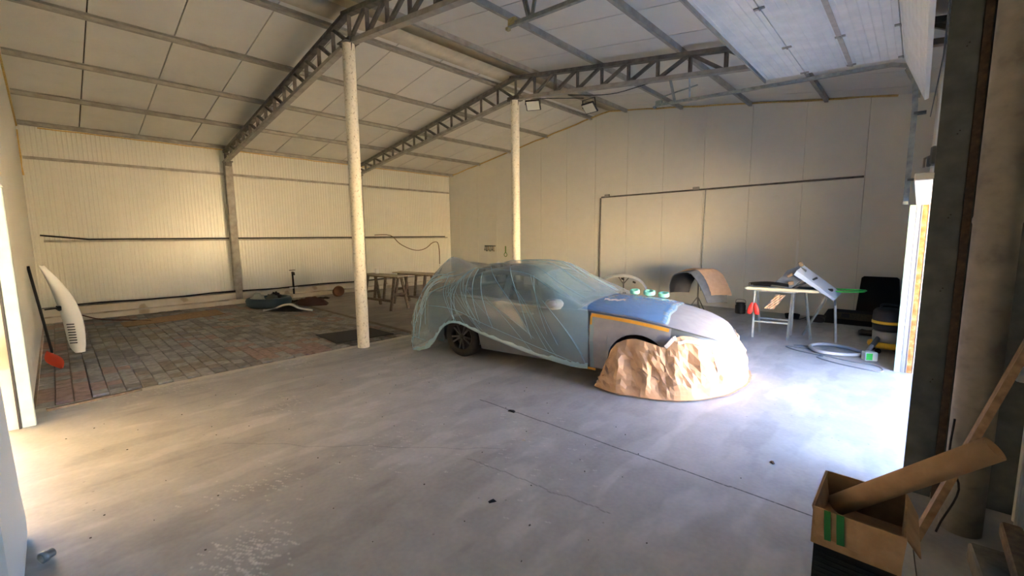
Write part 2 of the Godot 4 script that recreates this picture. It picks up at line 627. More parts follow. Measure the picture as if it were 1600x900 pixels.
	for i in xs.size() - 1:
		st = new_st()
		prism(st, gable_poly(xs[i + 1] + 0.003, xs[i] - 0.003, 0.0), Vector3(0, 0, WB), Vector3.RIGHT, Vector3.UP, Vector3(0, 0, -0.05))
		pw("panel", st, mats.panel, wb)
	# ---- gable wall with the doorway beside the camera (front)
	var wf := struct("wall_front")
	var cuts := [WA - 0.05, -13.8, -12.7, -11.6, -10.5, -9.4, -8.3, -7.45, -6.55, -5.3, -4.05, -2.9, -1.8, -0.7, 0.7]
	for i in cuts.size() - 1:
		var bottom := 2.5 if (cuts[i] > -6.6 and cuts[i] < -4.1) else 0.0
		st = new_st()
		prism(st, gable_poly(cuts[i] + 0.003, cuts[i + 1] - 0.003, bottom), Vector3(0, 0, WC), Vector3.RIGHT, Vector3.UP, Vector3(0, 0, 0.06))
		pw("panel", st, mats.panel, wf)
		st = new_st()
		prism(st, gable_poly(cuts[i] - 0.001, cuts[i + 1] + 0.001, bottom), Vector3(0, 0, WC + 0.06), Vector3.RIGHT, Vector3.UP, Vector3(0, 0, 0.12))
		pw("wall_core", st, mats.plinth, wf)
	st = new_st()
	var leaf := [Vector2(-3.83, 2.5), Vector2(-3.83, 1.2), Vector2(-3.90, 0.75), Vector2(-4.0, 0.36), Vector2(-4.12, 0.09), Vector2(-4.08, 0.03), Vector2(-3.9, 0.0), Vector2(-3.0, 0.0), Vector2(-3.0, 2.5)]
	prism(st, leaf, Vector3(0, 0, WC - 0.05), Vector3.RIGHT, Vector3.UP, Vector3(0, 0, 0.045))
	pw("jamb_sheet", st, mats.white, wf)
	st = new_st()
	box(st, Vector3(-5.3, 2.72, WC + 2.97), Vector3(12.0, 0.08, 5.6))
	pw("canopy", st, mats.panel, wf)
	var dc := struct("door_1")
	st = new_st()
	box(st, Vector3(-6.56, 1.25, WC + 0.005), Vector3(0.05, 2.5, 0.10), Basis.IDENTITY, 0.006)
	box(st, Vector3(-6.59, 1.25, WC - 0.03), Vector3(0.09, 2.5, 0.03), Basis.IDENTITY, 0.006)
	pw("frame_post", st, mottled([[0.0, Color(0.60, 0.65, 0.65)], [1.0, Color(0.68, 0.73, 0.72)]], 0.5, 0.8, 91), dc)
	st = new_st()
	box(st, Vector3(-5.3, 2.47, WC + 0.005), Vector3(2.5, 0.08, 0.12))
	pw("frame_head", st, mats.white, dc)
	st = new_st()
	box(st, Vector3(-6.545, 1.25, WC + 0.066), Vector3(0.04, 2.5, 0.018))
	pw("rubber_seal", st, mats.black, dc)

	# ---- gate wall (right)
	var wr := struct("wall_right")
	zs = [WC + 0.02, -0.74, -1.81, -2.88, -3.95, -4.28]
	for i in zs.size() - 1:
		var o := pl("panel", corrugated(zs[i], zs[i + 1], 0.0, 4.6, -1.0), mats.panel, wr)
		o.position.x = WD
	st = new_st()
	box(st, Vector3(WD + 0.08, 2.3, -1.93), Vector3(0.12, 4.8, 4.85))
	pw("wall_core", st, mats.gap, wr)
	st = new_st()
	box(st, Vector3(0.44, 2.3, -4.31), Vector3(0.56, 4.8, 0.10))
	pw("gate_return", st, mats.darksteel, wr)
	for q in [[-7.86, -6.65], [-6.65, -5.44], [-5.44, -4.23]]:
		st = new_st()
		box(st, Vector3(0.11, 3.46, (q[0] + q[1]) * 0.5), Vector3(0.08, 2.38, q[1] - q[0] - 0.006))
		pw("lintel_panel", st, mats.doorwhite, wr)
	st = new_st()
	box(st, Vector3(0.18, 3.45, -6.04), Vector3(0.06, 2.36, 3.62))
	pw("lintel_core", st, mats.gap, wr)
	st = new_st()
	box(st, Vector3(0.85, 2.75, -6.15), Vector3(1.3, 0.06, 3.5), Basis(Vector3(0, 0, 1), -0.08))
	pw("gate_canopy", st, mats.doorwhite, wr)
	st = new_st()
	box(st, Vector3(0.13, 2.3, -9.93), Vector3(0.12, 4.75, 4.1))
	pw("far_panel", st, mats.panel, wr)

	# ---- roof lining
	var ce := struct("ceiling")
	for side in [-1, 1]:
		var xa: float = WA - 0.15 if side < 0 else RX
		var xb: float = RX if side < 0 else WD + 0.2
		st = new_st()
		var c := [Vector3(xa, roof_y(xa) + 0.05, WC + 0.2), Vector3(xb, roof_y(xb) + 0.05, WC + 0.2), Vector3(xb, roof_y(xb) + 0.05, WB - 0.2), Vector3(xa, roof_y(xa) + 0.05, WB - 0.2)]
		var up := Vector3(0, 0.1, 0)
		hexa(st, [c[0], c[1], c[2], c[3], c[0] + up, c[1] + up, c[2] + up, c[3] + up])
		pw("roof_core", st, mats.gap, ce)
		var ze := [WC + 0.2]
		var zc := -0.67
		while zc > WB:
			ze.append(zc)
			zc -= 1.065
		ze.append(WB - 0.2)
		for i in ze.size() - 1:
			st = new_st()
			var za: float = ze[i] - 0.010
			var zb: float = ze[i + 1] + 0.010
			c = [Vector3(xa, roof_y(xa), za), Vector3(xb, roof_y(xb), za), Vector3(xb, roof_y(xb), zb), Vector3(xa, roof_y(xa), zb)]
			up = Vector3(0, 0.06, 0)
			hexa(st, [c[0], c[1], c[2], c[3], c[0] + up, c[1] + up, c[2] + up, c[3] + up])
			pw("panel", st, mats.ceil, ce)
	st = new_st()
	for side in [-1, 1]:
		var xe: float = RX + side * 0.42
		quad(st, Vector3(RX, RY - 0.006, WC), Vector3(xe, roof_y(xe) - 0.006, WC), Vector3(xe, roof_y(xe) - 0.006, WB), Vector3(RX, RY - 0.006, WB))
	pw("ridge_flashing", st, mottled([[0.0, Color(0.72, 0.68, 0.58)], [1.0, Color(0.82, 0.78, 0.69)]], 0.6, 0.6, 92), ce)
	# ---- expanding foam beads in the corners
	var t1 := struct("trim_1")
	st = new_st()
	var fr := RandomNumberGenerator.new()
	fr.seed = 12
	var pts := []
	var x := WA + 0.03
	while x < -0.2:
		pts.append(Vector3(x, roof_y(x) - 0.02 + fr.randf_range(-0.012, 0.012), WB + 0.012))
		x += 0.3
	tube(st, pts, 0.022, 6)
	pw("foam_bead", st, mats.foam, t1)
	st = new_st()
	tube(st, [Vector3(WA + 0.02, roof_y(WA) - 0.02, WC - 0.01), Vector3(-11, roof_y(-11) - 0.02, WC - 0.01), Vector3(-7.2, RY - 0.02, WC - 0.01)], 0.02, 6)
	pw("foam_bead", st, mats.foam, t1)
	st = new_st()
	pts = []
	var y := 3.4
	while y < 4.6:
		pts.append(Vector3(WA + 0.015, y, WC - 0.01 + fr.randf_range(-0.008, 0.008)))
		y += 0.2
	tube(st, pts, 0.018, 6)
	pw("foam_bead", st, mats.foam, t1)
	st = new_st()
	pts = []
	y = WB + 0.05
	while y < WC:
		pts.append(Vector3(WA + 0.02, 4.49 + fr.randf_range(-0.01, 0.01), y))
		y += 0.35
	tube(st, pts, 0.014, 6)
	pw("foam_bead", st, mats.foam, t1)

# ================================================================ steel frame
func build_truss(cx: float, cz: float, label: String) -> void:
	var t := thing("roof_truss", label, "truss", Vector3(cx, 0, cz), 0.0, "lattice roof trusses")
	var top := func(x: float) -> Vector3: return Vector3(x, roof_y(x) - 0.134, cz)
	var bot := func(x: float) -> Vector3: return Vector3(x, 5.08 - 0.123 * absf(x - cx), cz)
	for side in [-1, 1]:
		var end: float = -14.72 if side < 0 else 0.42
		var n := 13
		var dx: float = (end - cx) / n
		var st := new_st()
		bar(st, top.call(cx if side < 0 else RX), top.call(end), 0.11, 0.07)
		if side < 0:
			bar(st, top.call(RX), top.call(cx), 0.11, 0.07)
		pw("top_chord", st, mats.steel, t)
		st = new_st()
		bar(st, bot.call(cx), bot.call(end), 0.11, 0.07)
		pw("bottom_chord", st, mats.purlin, t)
		for i in n + 1:
			var x: float = cx + dx * i
			if i > 0 or side < 0:
				st = new_st()
				angle_bar(st, bot.call(x), top.call(x), 0.07, 0.008, Vector3(0, 0, 1))
				pw("vertical", st, mats.steel, t)
			if i < n:
				st = new_st()
				if side > 0 and i >= 7:
					bar(st, top.call(x), bot.call(x + dx), 0.055, 0.05, Vector3(0, 0, 1))
				else:
					bar(st, bot.call(x), top.call(x + dx), 0.055, 0.05, Vector3(0, 0, 1))
				pw("diagonal", st, mats.steel, t)
	var st2 := new_st()
	box(st2, Vector3(cx, 5.08, cz), Vector3(0.36, 0.10, 0.16), Basis.IDENTITY, 0.01)
	pw("seat_plate", st2, mats.steel, t)

func pipe_column(x: float, z: float, h: float, m: Material, label: String) -> void:
	var t := thing("pipe_column", label, "column", Vector3(x, 0, z), 0.0, "round pipe columns")
	var st := new_st()
	lathe(st, [[0.1, 0.0], [0.1, 1.95], [0.104, 1.96], [0.104, 1.985], [0.1, 1.995], [0.1, 3.4], [0.1, h]], Transform3D.IDENTITY, 28)
	pl("shaft", st, m, t)
	st = new_st()
	box(st, Vector3(0, h + 0.008, 0), Vector3(0.27, 0.016, 0.25))
	for a in 4:
		var d := Vector3(cos(a * PI / 2), 0, sin(a * PI / 2))
		prism(st, [Vector2(0.095, 0), Vector2(0.13, 0), Vector2(0.095, -0.14)], Vector3(0, h, 0) - d.cross(Vector3.UP) * 0.004, d, Vector3.UP, d.cross(Vector3.UP) * 0.008)
	pl("cap_plate", st, mats.steel, t)

func build_roof_steel() -> void:
	var st: SurfaceTool
	build_truss(-7.02, -3.62, "grey lattice roof truss on the pipe column standing beside the rubber mat")
	build_truss(-7.05, -7.64, "grey lattice roof truss behind, with the black floodlight under it")
	pipe_column(-6.98, -3.58, 5.03, mats.paintpipe, "white painted pipe column with chipped paint beside the black rubber mat")
	pipe_column(-7.05, -7.64, 5.03, mats.paintpipe, "white painted pipe column standing behind the wrapped car")
	pipe_column(0.335, -3.84, 4.1, mats.greypipe, "dirty grey pipe column at the gate behind the leaning plank")
	for z in [-3.66, -7.68]:
		var t := thing("wall_post", "grey steel post on the corrugated wall next to the blue tub" if z > -5 else "grey steel post on the corrugated wall behind the wooden trestles", "post", Vector3(-14.72, 0, z), 0.0, "steel posts along the corrugated wall")
		st = new_st()
		box(st, Vector3(0.09, 2.06, 0), Vector3(0.012, 4.12, 0.18))
		box(st, Vector3(-0.09, 2.06, 0), Vector3(0.012, 4.12, 0.18))
		box(st, Vector3(0, 2.06, 0), Vector3(0.17, 4.12, 0.010))
		pl("shaft", st, mats.purlin, t)
		st = new_st()
		box(st, Vector3(0.03, 4.13, 0), Vector3(0.26, 0.02, 0.22))
		box(st, Vector3(0.1, 4.06, 0.0), Vector3(0.05, 0.12, 0.16), Basis.IDENTITY, 0.01)
		pl("head_plate", st, mats.steel, t)
	var names := ["lowest purlin, along the top of the corrugated wall", "second purlin up from the corrugated wall", "third purlin up from the corrugated wall", "fourth purlin up from the corrugated wall", "purlin beside the ridge on the slope above the corrugated wall",
		"purlin beside the ridge on the slope above the gate", "second purlin down from the ridge on the gate slope", "third purlin down from the ridge on the gate slope", "fourth purlin down from the ridge, above the raised gate", "lowest purlin on the gate slope, over the gate lintel"]
	var px := [-14.6, -12.9, -11.22, -9.48, -7.72, -6.52, -4.88, -3.2, -1.68, -0.2]
	for i in px.size():
		var x: float = px[i]
		var t := thing("roof_purlin", "grey steel " + names[i], "beam", Vector3(x, roof_y(x) - 0.13, (WB + WC) * 0.5), 0.0, "roof purlins")
		st = new_st()
		var s: float = 1.0 if x < RX else -1.0
		var q := Basis(Vector3(0, 0, 1), atan(SL) * s)
		box(st, Vector3(0, 0.125, 0), Vector3(0.065, 0.008, 12.2), q)
		box(st, Vector3(-0.03 * s, 0.084, 0), Vector3(0.007, 0.09, 12.2), q)
		box(st, Vector3(0, 0.042, 0), Vector3(0.065, 0.008, 12.2), q)
		box(st, Vector3(0.03 * s, 0.05, 0), Vector3(0.005, 0.022, 12.2), q)
		pl("channel", st, mats.purlin, t)
	# girts on the corrugated wall
	var g := thing("wall_girt", "grey flat steel rail high on the corrugated wall", "rail", Vector3(WA + 0.03, 3.8, -5.8))
	st = new_st()
	box(st, Vector3(0.0, 0, 0), Vector3(0.035, 0.065, 12.2), Basis.IDENTITY, 0.004)
	pl("rail", st, mats.purlin, g)
	g = thing("wall_girt", "grey steel rail with a black cable at mid height on the corrugated wall", "rail", Vector3(WA + 0.03, 1.92, -5.8))
	st = new_st()
	box(st, Vector3(0.0, -0.02, 0), Vector3(0.04, 0.05, 11.9), Basis.IDENTITY, 0.004)
	pl("rail", st, mats.purlin, g)
	st = new_st()
	tube(st, [Vector3(0.02, 0.12, 6.0), Vector3(0.02, 0.02, 5.2), Vector3(0.025, 0.02, 0), Vector3(0.02, 0.02, -5.8)], 0.019, 8)
	pl("cable", st, mats.black, g)

# ================================================================ overhead gate
func build_gate() -> void:
	var st: SurfaceTool
	var d := thing("sectional_gate", "white sectional overhead gate raised flat under the roof", "gate", Vector3(-0.9, 4.2, -6.0))
	var edge := [Vector2(-0.065, 3.58), Vector2(-0.31, 4.17), Vector2(-0.84, 4.205), Vector2(-1.38, 4.24), Vector2(-1.90, 4.275)]
	for i in 4:
		var a: Vector2 = edge[i]
		var b: Vector2 = edge[i + 1]
		var dir := (b - a).normalized()
		var nr := Vector2(-dir.y, dir.x)
		if nr.y > 0:
			nr = -nr
		var ln := (b - a).length()
		st = new_st()
		flat_group(st)
		# underside profile with shallow grooves, then the back face
		var prof := [Vector2(0.006, 0.0)]
		var u := 0.05
		while u < ln - 0.05:
			prof.append(Vector2(u, 0.0)); prof.append(Vector2(u + 0.005, -0.005)); prof.append(Vector2(u + 0.010, -0.005)); prof.append(Vector2(u + 0.015, 0.0))
			u += 0.083
		prof.append(Vector2(ln - 0.006, 0.0))
		prof.append(Vector2(ln - 0.006, -0.04))
		prof.append(Vector2(0.006, -0.04))
		var z0 := -7.80
		var z1 := -4.32
		for k in prof.size():
			var p: Vector2 = a + dir * prof[k].x + nr * prof[k].y
			var q: Vector2 = a + dir * prof[(k + 1) % prof.size()].x + nr * prof[(k + 1) % prof.size()].y
			quad(st, Vector3(p.x, p.y, z0), Vector3(q.x, q.y, z0), Vector3(q.x, q.y, z1), Vector3(p.x, p.y, z1))
		for zc in [z0, z1]:
			var p0: Vector2 = a + dir * 0.006
			var p1: Vector2 = a + dir * (ln - 0.006)
			quad(st, Vector3(p0.x, p0.y, zc), Vector3(p1.x, p1.y, zc), Vector3(p1.x - nr.x * 0.04, p1.y - nr.y * 0.04, zc), Vector3(p0.x - nr.x * 0.04, p0.y - nr.y * 0.04, zc))
		pw("section", st, mats.doorwhite, d)
	for i in [1, 2, 3]:
		for z in [-7.72, -6.55, -5.25, -4.3]:
			st = new_st()
			box(st, Vector3(edge[i].x, edge[i].y - 0.008, z), Vector3(0.10, 0.012, 0.045))
			tube(st, [Vector3(edge[i].x, edge[i].y - 0.016, z - 0.03), Vector3(edge[i].x, edge[i].y - 0.016, z + 0.03)], 0.01, 6)
			pw("hinge", st, mats.purlin, d)
	st = new_st()
	box(st, Vector3(-1.905, 4.265, -6.01), Vector3(0.02, 0.075, 3.58))
	pw("top_seal", st, mats.foam if false else mats.purlin, d)
	st = new_st()
	box(st, Vector3(-0.85, 4.198, -6.01), Vector3(0.05, 0.006, 3.56), Basis(Vector3(0, 0, 1), -0.066))
	pw("section_joint", st, mottled([[0.0, Color(0.66, 0.64, 0.58)], [1.0, Color(0.78, 0.76, 0.70)]], 0.7, 1.0, 93), d)
	# tracks
	for z in [-7.88, -4.24]:
		var t := thing("gate_track", "galvanised gate track running under the roof in front of the back wall" if z < -5 else "galvanised gate track end with a pale buffer hanging below the roof", "track", Vector3(-0.2, 2.3, z))
		var path := [Vector3(-0.13, 2.28, z), Vector3(-0.13, 3.55, z), Vector3(-0.15, 3.85, z), Vector3(-0.24, 4.05, z), Vector3(-0.42, 4.11, z), Vector3(-3.72, 4.27, z)]
		if z > -5:
			path = [Vector3(0.02, 3.6, z), Vector3(-0.02, 3.9, z), Vector3(-0.15, 4.15, z), Vector3(-0.42, 4.30, z), Vector3(-0.8, 4.36, z), Vector3(-4.0, 4.55, z)]
		st = new_st()
		for i in path.size() - 1:
			var up := Vector3(0, 1, 0) if i > 2 else Vector3(1, 0, 0)
			bar(st, path[i], path[i + 1], 0.05, 0.008, up)
			var s := Vector3(0, 0, 0.025)
			var lift := Vector3(0, 0.02, 0) if i > 2 else Vector3(-0.02, 0, 0)
			bar(st, path[i] + s + lift, path[i + 1] + s + lift, 0.006, 0.045, up)
			bar(st, path[i] - s + lift * 1.4, path[i + 1] - s + lift * 1.4, 0.006, 0.055, up)
		pw("rail", st, mats.galv, t)
		st = new_st()
		if z < -5:
			angle_bar(st, Vector3(-3.35, 4.27, z), Vector3(-3.35, 4.62, -7.64), 0.05)
			angle_bar(st, Vector3(-3.1, 4.30, z), Vector3(-3.02, 4.62, -7.64), 0.03)
			bar(st, Vector3(-3.6, 4.40, z + 0.05), Vector3(-2.95, 4.46, z + 0.05), 0.02, 0.02)
		else:
			angle_bar(st, Vector3(-3.66, 4.54, z), Vector3(-3.84, 5.1, z - 0.02), 0.045)
			angle_bar(st, Vector3(-3.62, 4.54, z), Vector3(-3.52, 5.05, z - 0.02), 0.035)
		pw("hanger", st, mats.galv, t)
		st = new_st()
		var pe: Vector3 = path[path.size() - 1]
		box(st, pe + Vector3(0.06, 0.05, 0), Vector3(0.12, 0.09, 0.07), Basis.IDENTITY, 0.01)
		box(st, pe + Vector3(-0.02, -0.01, 0), Vector3(0.05, 0.04, 0.06), Basis.IDENTITY, 0.006)
		pw("buffer", st, mottled([[0.0, Color(0.62, 0.56, 0.36)], [1.0, Color(0.80, 0.76, 0.58)]], 0.6, 4.0, 94) if z > -5 else mats.galv, t)
		if z < -5:
			for y in [2.6, 3.45]:
				st = new_st()
				box(st, Vector3(-0.10, y, z), Vector3(0.12, 0.03, 0.10))
				pw("bracket", st, mats.darksteel, t)
	# far jamb, seen edge-on: metal, seal, stained board
	var j := struct("door_2")
	var zf := -7.86
	var strips := [[-0.11, -0.045, Color(0.56, 0.66, 0.60), "jamb_strip"], [-0.043, 0.0, Color(0.46, 0.49, 0.56), "jamb_strip"], [0.002, 0.018, Color(0.35, 0.36, 0.38), "seal_strip"]]
	for s in strips:
		st = new_st()
		box(st, Vector3((s[0] + s[1]) * 0.5, 1.135, zf), Vector3(s[1] - s[0], 2.27, 0.08), Basis.IDENTITY, 0.004)
		pw(s[3], st, flat(s[2], 0.5), j)
	st = new_st()
	box(st, Vector3(0.045, 1.135, zf - 0.01), Vector3(0.05, 2.27, 0.08))
	pw("rusty_board", st, mottled([[0.0, Color(0.50, 0.28, 0.11)], [0.5, Color(0.62, 0.40, 0.20)], [1.0, Color(0.74, 0.62, 0.46)]], 0.8, 1.6, 95), j)
	st = new_st()
	box(st, Vector3(0.36, 1.135, zf - 0.02), Vector3(0.56, 2.27, 0.08))
	pw("outer_reveal", st, mats.white, j)
	st = new_st()
	box(st, Vector3(0.01, 2.29, -6.0), Vector3(0.12, 0.05, 3.64), Basis.IDENTITY, 0.006)
	pw("lintel_seal", st, mats.doorwhite, j)
	# near jamb: dark channel post
	var cp := thing("channel_post", "dark grey steel channel post at the gate beside the pipe column", "post", Vector3(0.12, 0, -4.18))
	st = new_st()
	box(st, Vector3(0.005, 2.25, 0), Vector3(0.15, 4.5, 0.012))
	box(st, Vector3(-0.068, 2.25, -0.03), Vector3(0.010, 4.5, 0.06))
	box(st, Vector3(0.076, 2.25, -0.03), Vector3(0.010, 4.5, 0.06))
	pl("channel", st, mats.darksteel, cp)
	st = new_st()
	for y in [0.85, 1.5, 2.0, 2.55, 3.1]:
		tube(st, [Vector3(0.02, y, 0.002), Vector3(0.02, y, 0.009)], 0.005, 6)
		tube(st, [Vector3(0.03, y + 0.02, 0.002), Vector3(0.03, y + 0.02, 0.009)], 0.005, 6)
	var bo := pl("bolts", st, mats.black, cp)
	bo.set_meta("kind", "stuff")
	st = new_st()
	box(st, Vector3(0.105, 2.25, 0.01), Vector3(0.04, 4.5, 0.03))
	pl("rusty_edge", st, mats.rust, cp)
	# spring cable and lock on the lintel
	var cb := thing("gate_cable", "thin steel gate cable beside the dark channel post", "cable", Vector3(0.05, 3.2, -5))
	st = new_st()
	tube(st, [Vector3(0.045, 4.3, -4.35), Vector3(0.04, 3.3, -5.0), Vector3(0.0, 3.35, -7.7)], 0.005, 5)
	pw("wire", st, mats.darksteel, cb)
	var lk := thing("gate_lock", "dark metal gate latch fixed on the white lintel panel", "latch", Vector3(0.05, 2.6, -5.6))
	st = new_st()
	box(st, Vector3(0, 0, 0), Vector3(0.05, 0.16, 0.16), Basis.IDENTITY, 0.012)
	box(st, Vector3(-0.03, -0.05, 0.03), Vector3(0.03, 0.09, 0.05), Basis(Vector3(1, 0, 0), 0.5), 0.006)
	pl("housing", st, mats.darksteel, lk)
	st = new_st()
	tube(st, [Vector3(-0.02, 0.0, 0.02), Vector3(-0.06, -0.02, 0.02), Vector3(-0.06, -0.1, 0.04)], 0.01, 6)
	pl("lever", st, mats.steel, lk)

# ================================================================ things on walls and trusses
func build_wall_fittings() -> void:
	var st: SurfaceTool
	var z := WB + 0.03
	var c := thing("conduit_pipe", "grey conduit pipe with two drops on the back wall", "pipe", Vector3(-4.1, 3.1, z))
	st = new_st()
	tube(st, [Vector3(-7.33, 3.1, z), Vector3(-0.93, 3.1, z)], 0.022, 8)
	pw("run", st, mats.steel, c)
	st = new_st()
	tube(st, [Vector3(-7.36, 3.08, z), Vector3(-7.37, 0.9, z), Vector3(-7.37, 0.3, z)], 0.024, 8)
	pw("drop", st, mats.steel, c)
	st = new_st()
	tube(st, [Vector3(-4.17, 3.08, z), Vector3(-4.19, 1.2, z), Vector3(-4.19, 0.4, z)], 0.014, 8)
	pw("drop", st, mats.galv, c)
	for x in [-7.12, -4.42]:
		st = new_st()
		box(st, Vector3(x, 3.14, z + 0.01), Vector3(0.16, 0.08, 0.06), Basis.IDENTITY, 0.008)
		pw("junction_box", st, mats.purlin, c)
	# pale vertical cover strip
	for x in [-2.04]:
		var s := thing("cover_strip", "pale vertical cover strip on the back wall behind the trestle table", "strip", Vector3(x, 0.9, WB + 0.006))
		st = new_st()
		box(st, Vector3(0, 0, 0), Vector3(0.05, 1.7, 0.012), Basis.IDENTITY, 0.003)
		pl("strip", st, mats.white, s)
	# loose cable on the corrugated wall
	var k := thing("hanging_cable", "loose brown cable looping down the corrugated wall to a white plug", "cable", Vector3(WA + 0.05, 1.5, -10.0))
	st = new_st()
	var pts := []
	for p in [[2.02, -8.3], [2.0, -8.96], [1.67, -9.37], [1.45, -9.85], [1.39, -10.26], [1.48, -10.62], [1.67, -10.91], [1.72, -11.13], [1.62, -11.24], [1.25, -11.29], [0.76, -11.28]]:
		pts.append(Vector3(WA + 0.045, p[0], p[1]))
	tube(st, curve(pts, 4), 0.016, 6)
	pw("lead", st, flat(Color(0.42, 0.33, 0.24), 0.6), k)
	st = new_st()
	box(st, Vector3(WA + 0.045, 0.72, -11.28), Vector3(0.05, 0.11, 0.06), Basis.IDENTITY, 0.012)
	pw("plug", st, mats.white, k)
	# floodlights, switched off
	for q in [[Vector3(-6.62, 4.86, -7.78), 0.5, "white faced floodlight under the truss next to the pipe column"], [Vector3(-5.55, 4.72, -8.45), -0.1, "black floodlight hanging from a purlin behind the truss"]]:
		var f := thing("floodlight", q[2], "floodlight", q[0], q[1], "floodlights")
		var tilt := Basis(Vector3(1, 0, 0), -0.75)
		st = new_st()
		box(st, tilt * Vector3(0, 0.03, 0), Vector3(0.34, 0.04, 0.26), tilt, 0.012)
		for i in 7:
			box(st, tilt * Vector3(-0.12 + i * 0.04, 0.06, 0), Vector3(0.006, 0.03, 0.2), tilt)
		pl("housing", st, mats.black, f)
		st = new_st()
		box(st, tilt * Vector3(0, 0.008, 0), Vector3(0.29, 0.008, 0.21), tilt)
		pl("lens", st, flat(Color(0.86, 0.86, 0.80), 0.25), f)
		st = new_st()
		for s in [-1, 1]:
			bar(st, Vector3(s * 0.18, 0.03, 0), Vector3(s * 0.17, 0.2, 0.02), 0.03, 0.005, Vector3.RIGHT)
		bar(st, Vector3(-0.175, 0.2, 0.02), Vector3(0.175, 0.2, 0.02), 0.03, 0.005)
		pl("yoke", st, mats.black, f)
	# wiring between the floodlights
	var w := thing("lamp_cable", "thin black cable strung along the rear truss to the floodlights", "cable", Vector3(-5.5, 4.9, -7.7))
	st = new_st()
	tube(st, curve([Vector3(-6.6, 5.0, -7.72), Vector3(-5.9, 4.86, -7.74), Vector3(-5.6, 4.92, -8.3)], 6), 0.008, 5)
	pw("lead", st, mats.black, w)
	st = new_st()
	tube(st, curve([Vector3(-5.6, 4.86, -7.72), Vector3(-4.6, 4.66, -7.75), Vector3(-3.7, 4.66, -7.72), Vector3(-3.1, 4.62, -7.7)], 6), 0.008, 5)
	pw("lead", st, mats.black, w)
	# hook rail and green ring spanner on the back wall
	var h := thing("hook_rail", "small rail of tools hung on the back wall left of the pipe column", "tool rail", Vector3(-12.4, 1.45, WB + 0.03))
	st = new_st()
	box(st, Vector3(0, 0.1, 0), Vector3(0.62, 0.04, 0.03), Basis.IDENTITY, 0.004)
	pl("rail", st, mats.darksteel, h)
	for i in 6:
		st = new_st()
		var x := -0.26 + i * 0.1
		tube(st, [Vector3(x, 0.09, 0.02), Vector3(x + 0.01 * (i % 3 - 1), -0.02 - 0.03 * (i % 2), 0.03)], 0.014, 6)
		box(st, Vector3(x + 0.01 * (i % 3 - 1), -0.05 - 0.03 * (i % 2), 0.03), Vector3(0.045, 0.07, 0.03), Basis.IDENTITY, 0.008)
		pl("tool", st, [mats.darksteel, mats.black, mats.wood][i % 3], h)
	var gsp := thing("ring_spanner", "green handled ring tool hanging on the back wall", "tool", Vector3(-11.55, 1.35, WB + 0.025))
	st = new_st()
	bar(st, Vector3(0, 0.2, 0), Vector3(0, -0.06, 0), 0.045, 0.02, Vector3.BACK)
	var ring := []
	for i in 13:
		ring.append(Vector3(0.075 * cos(TAU * i / 12), -0.13 + 0.075 * sin(TAU * i / 12), 0))
	tube(st, ring, 0.014, 6, false)
	pl("handle", st, flat(Color(0.42, 0.55, 0.25), 0.5), gsp)
	# workbench behind the car with cans and rags
	var b := thing("workbench", "grey workbench against the back wall behind the wrapped car", "workbench", Vector3(-11.3, 0, WB + 0.4))
	st = new_st()
	box(st, Vector3(0, 0.72, 0), Vector3(1.7, 0.05, 0.6), Basis.IDENTITY, 0.008)
	pl("top", st, mats.greywood, b)
	for q in [[-0.78, -0.24], [0.78, -0.24], [-0.78, 0.24], [0.78, 0.24]]:
		st = new_st()
		box(st, Vector3(q[0], 0.347, q[1]), Vector3(0.05, 0.695, 0.05))
		pl("leg", st, mats.steel, b)
	var cans := [[-11.85, 0.07, 0.10, mats.rust, "round rusty tin"], [-11.55, 0.06, 0.22, mats.white, "white paint tin"], [-11.38, 0.05, 0.16, mats.wood, "brown bottle"], [-11.18, 0.07, 0.14, mats.galv, "grey metal tin"], [-11.02, 0.045, 0.24, mats.white, "slim white bottle"], [-10.85, 0.06, 0.15, mats.darksteel, "dark tin"]]
	for q in cans:
		var t := thing("paint_can", q[4] + " on the workbench behind the car", "can", Vector3(q[0], 0.746, WB + 0.42), 0.0, "cans on the workbench")
		st = new_st()
		lathe(st, [[0.0, 0.0], [q[1], 0.0], [q[1], q[2] * 0.8], [q[1] * 0.9, q[2] * 0.84], [q[1] * 0.45, q[2] * 0.9], [q[1] * 0.45, q[2]], [0.0, q[2]]], Transform3D.IDENTITY, 14)
		pl("body", st, q[3], t)

# ================================================================ the wrapped car (local x = forward, z = its right side)
const WBASE := 2.82
var car_w := [[-0.95, 0.62], [-0.85, 0.76], [-0.6, 0.86], [-0.2, 0.905], [0.5, 0.91], [2.0, 0.91], [2.8, 0.905], [3.1, 0.88], [3.35, 0.82], [3.55, 0.70], [3.68, 0.55], [3.76, 0.34]]
var car_yb := [[-0.95, 0.90], [-0.85, 0.97], [-0.5, 1.01], [0.0, 0.99], [1.0, 0.95], [2.0, 0.93], [2.3, 0.915], [2.8, 0.875], [3.2, 0.81], [3.5, 0.73], [3.68, 0.655], [3.76, 0.58]]
var car_crown := [[-0.95, 0.02], [-0.5, 0.04], [1.9, 0.06], [2.3, 0.085], [3.0, 0.085], [3.5, 0.06], [3.76, 0.03]]
var car_gc := [[-0.6, 1.02], [-0.35, 1.14], [-0.1, 1.28], [0.15, 1.375], [0.5, 1.435], [0.9, 1.45], [1.2, 1.42], [1.45, 1.32], [1.75, 1.14], [2.04, 0.965]]

func car_side(u: float, y: float) -> float:
	var w := tab(car_w, u)
	var yb := tab(car_yb, u)
	return w * tab([[0.0, 0.955], [0.3, 0.985], [0.55, 1.0], [0.62, 0.992], [0.85, 0.985], [0.95, 0.965], [1.0, 0.935]], (y - 0.18) / (yb - 0.18))

func car_deck(u: float, f: float) -> float:          # f = 0 centre .. 1 edge
	return tab(car_yb, u) + tab(car_crown, u) * (1.0 - f * f)

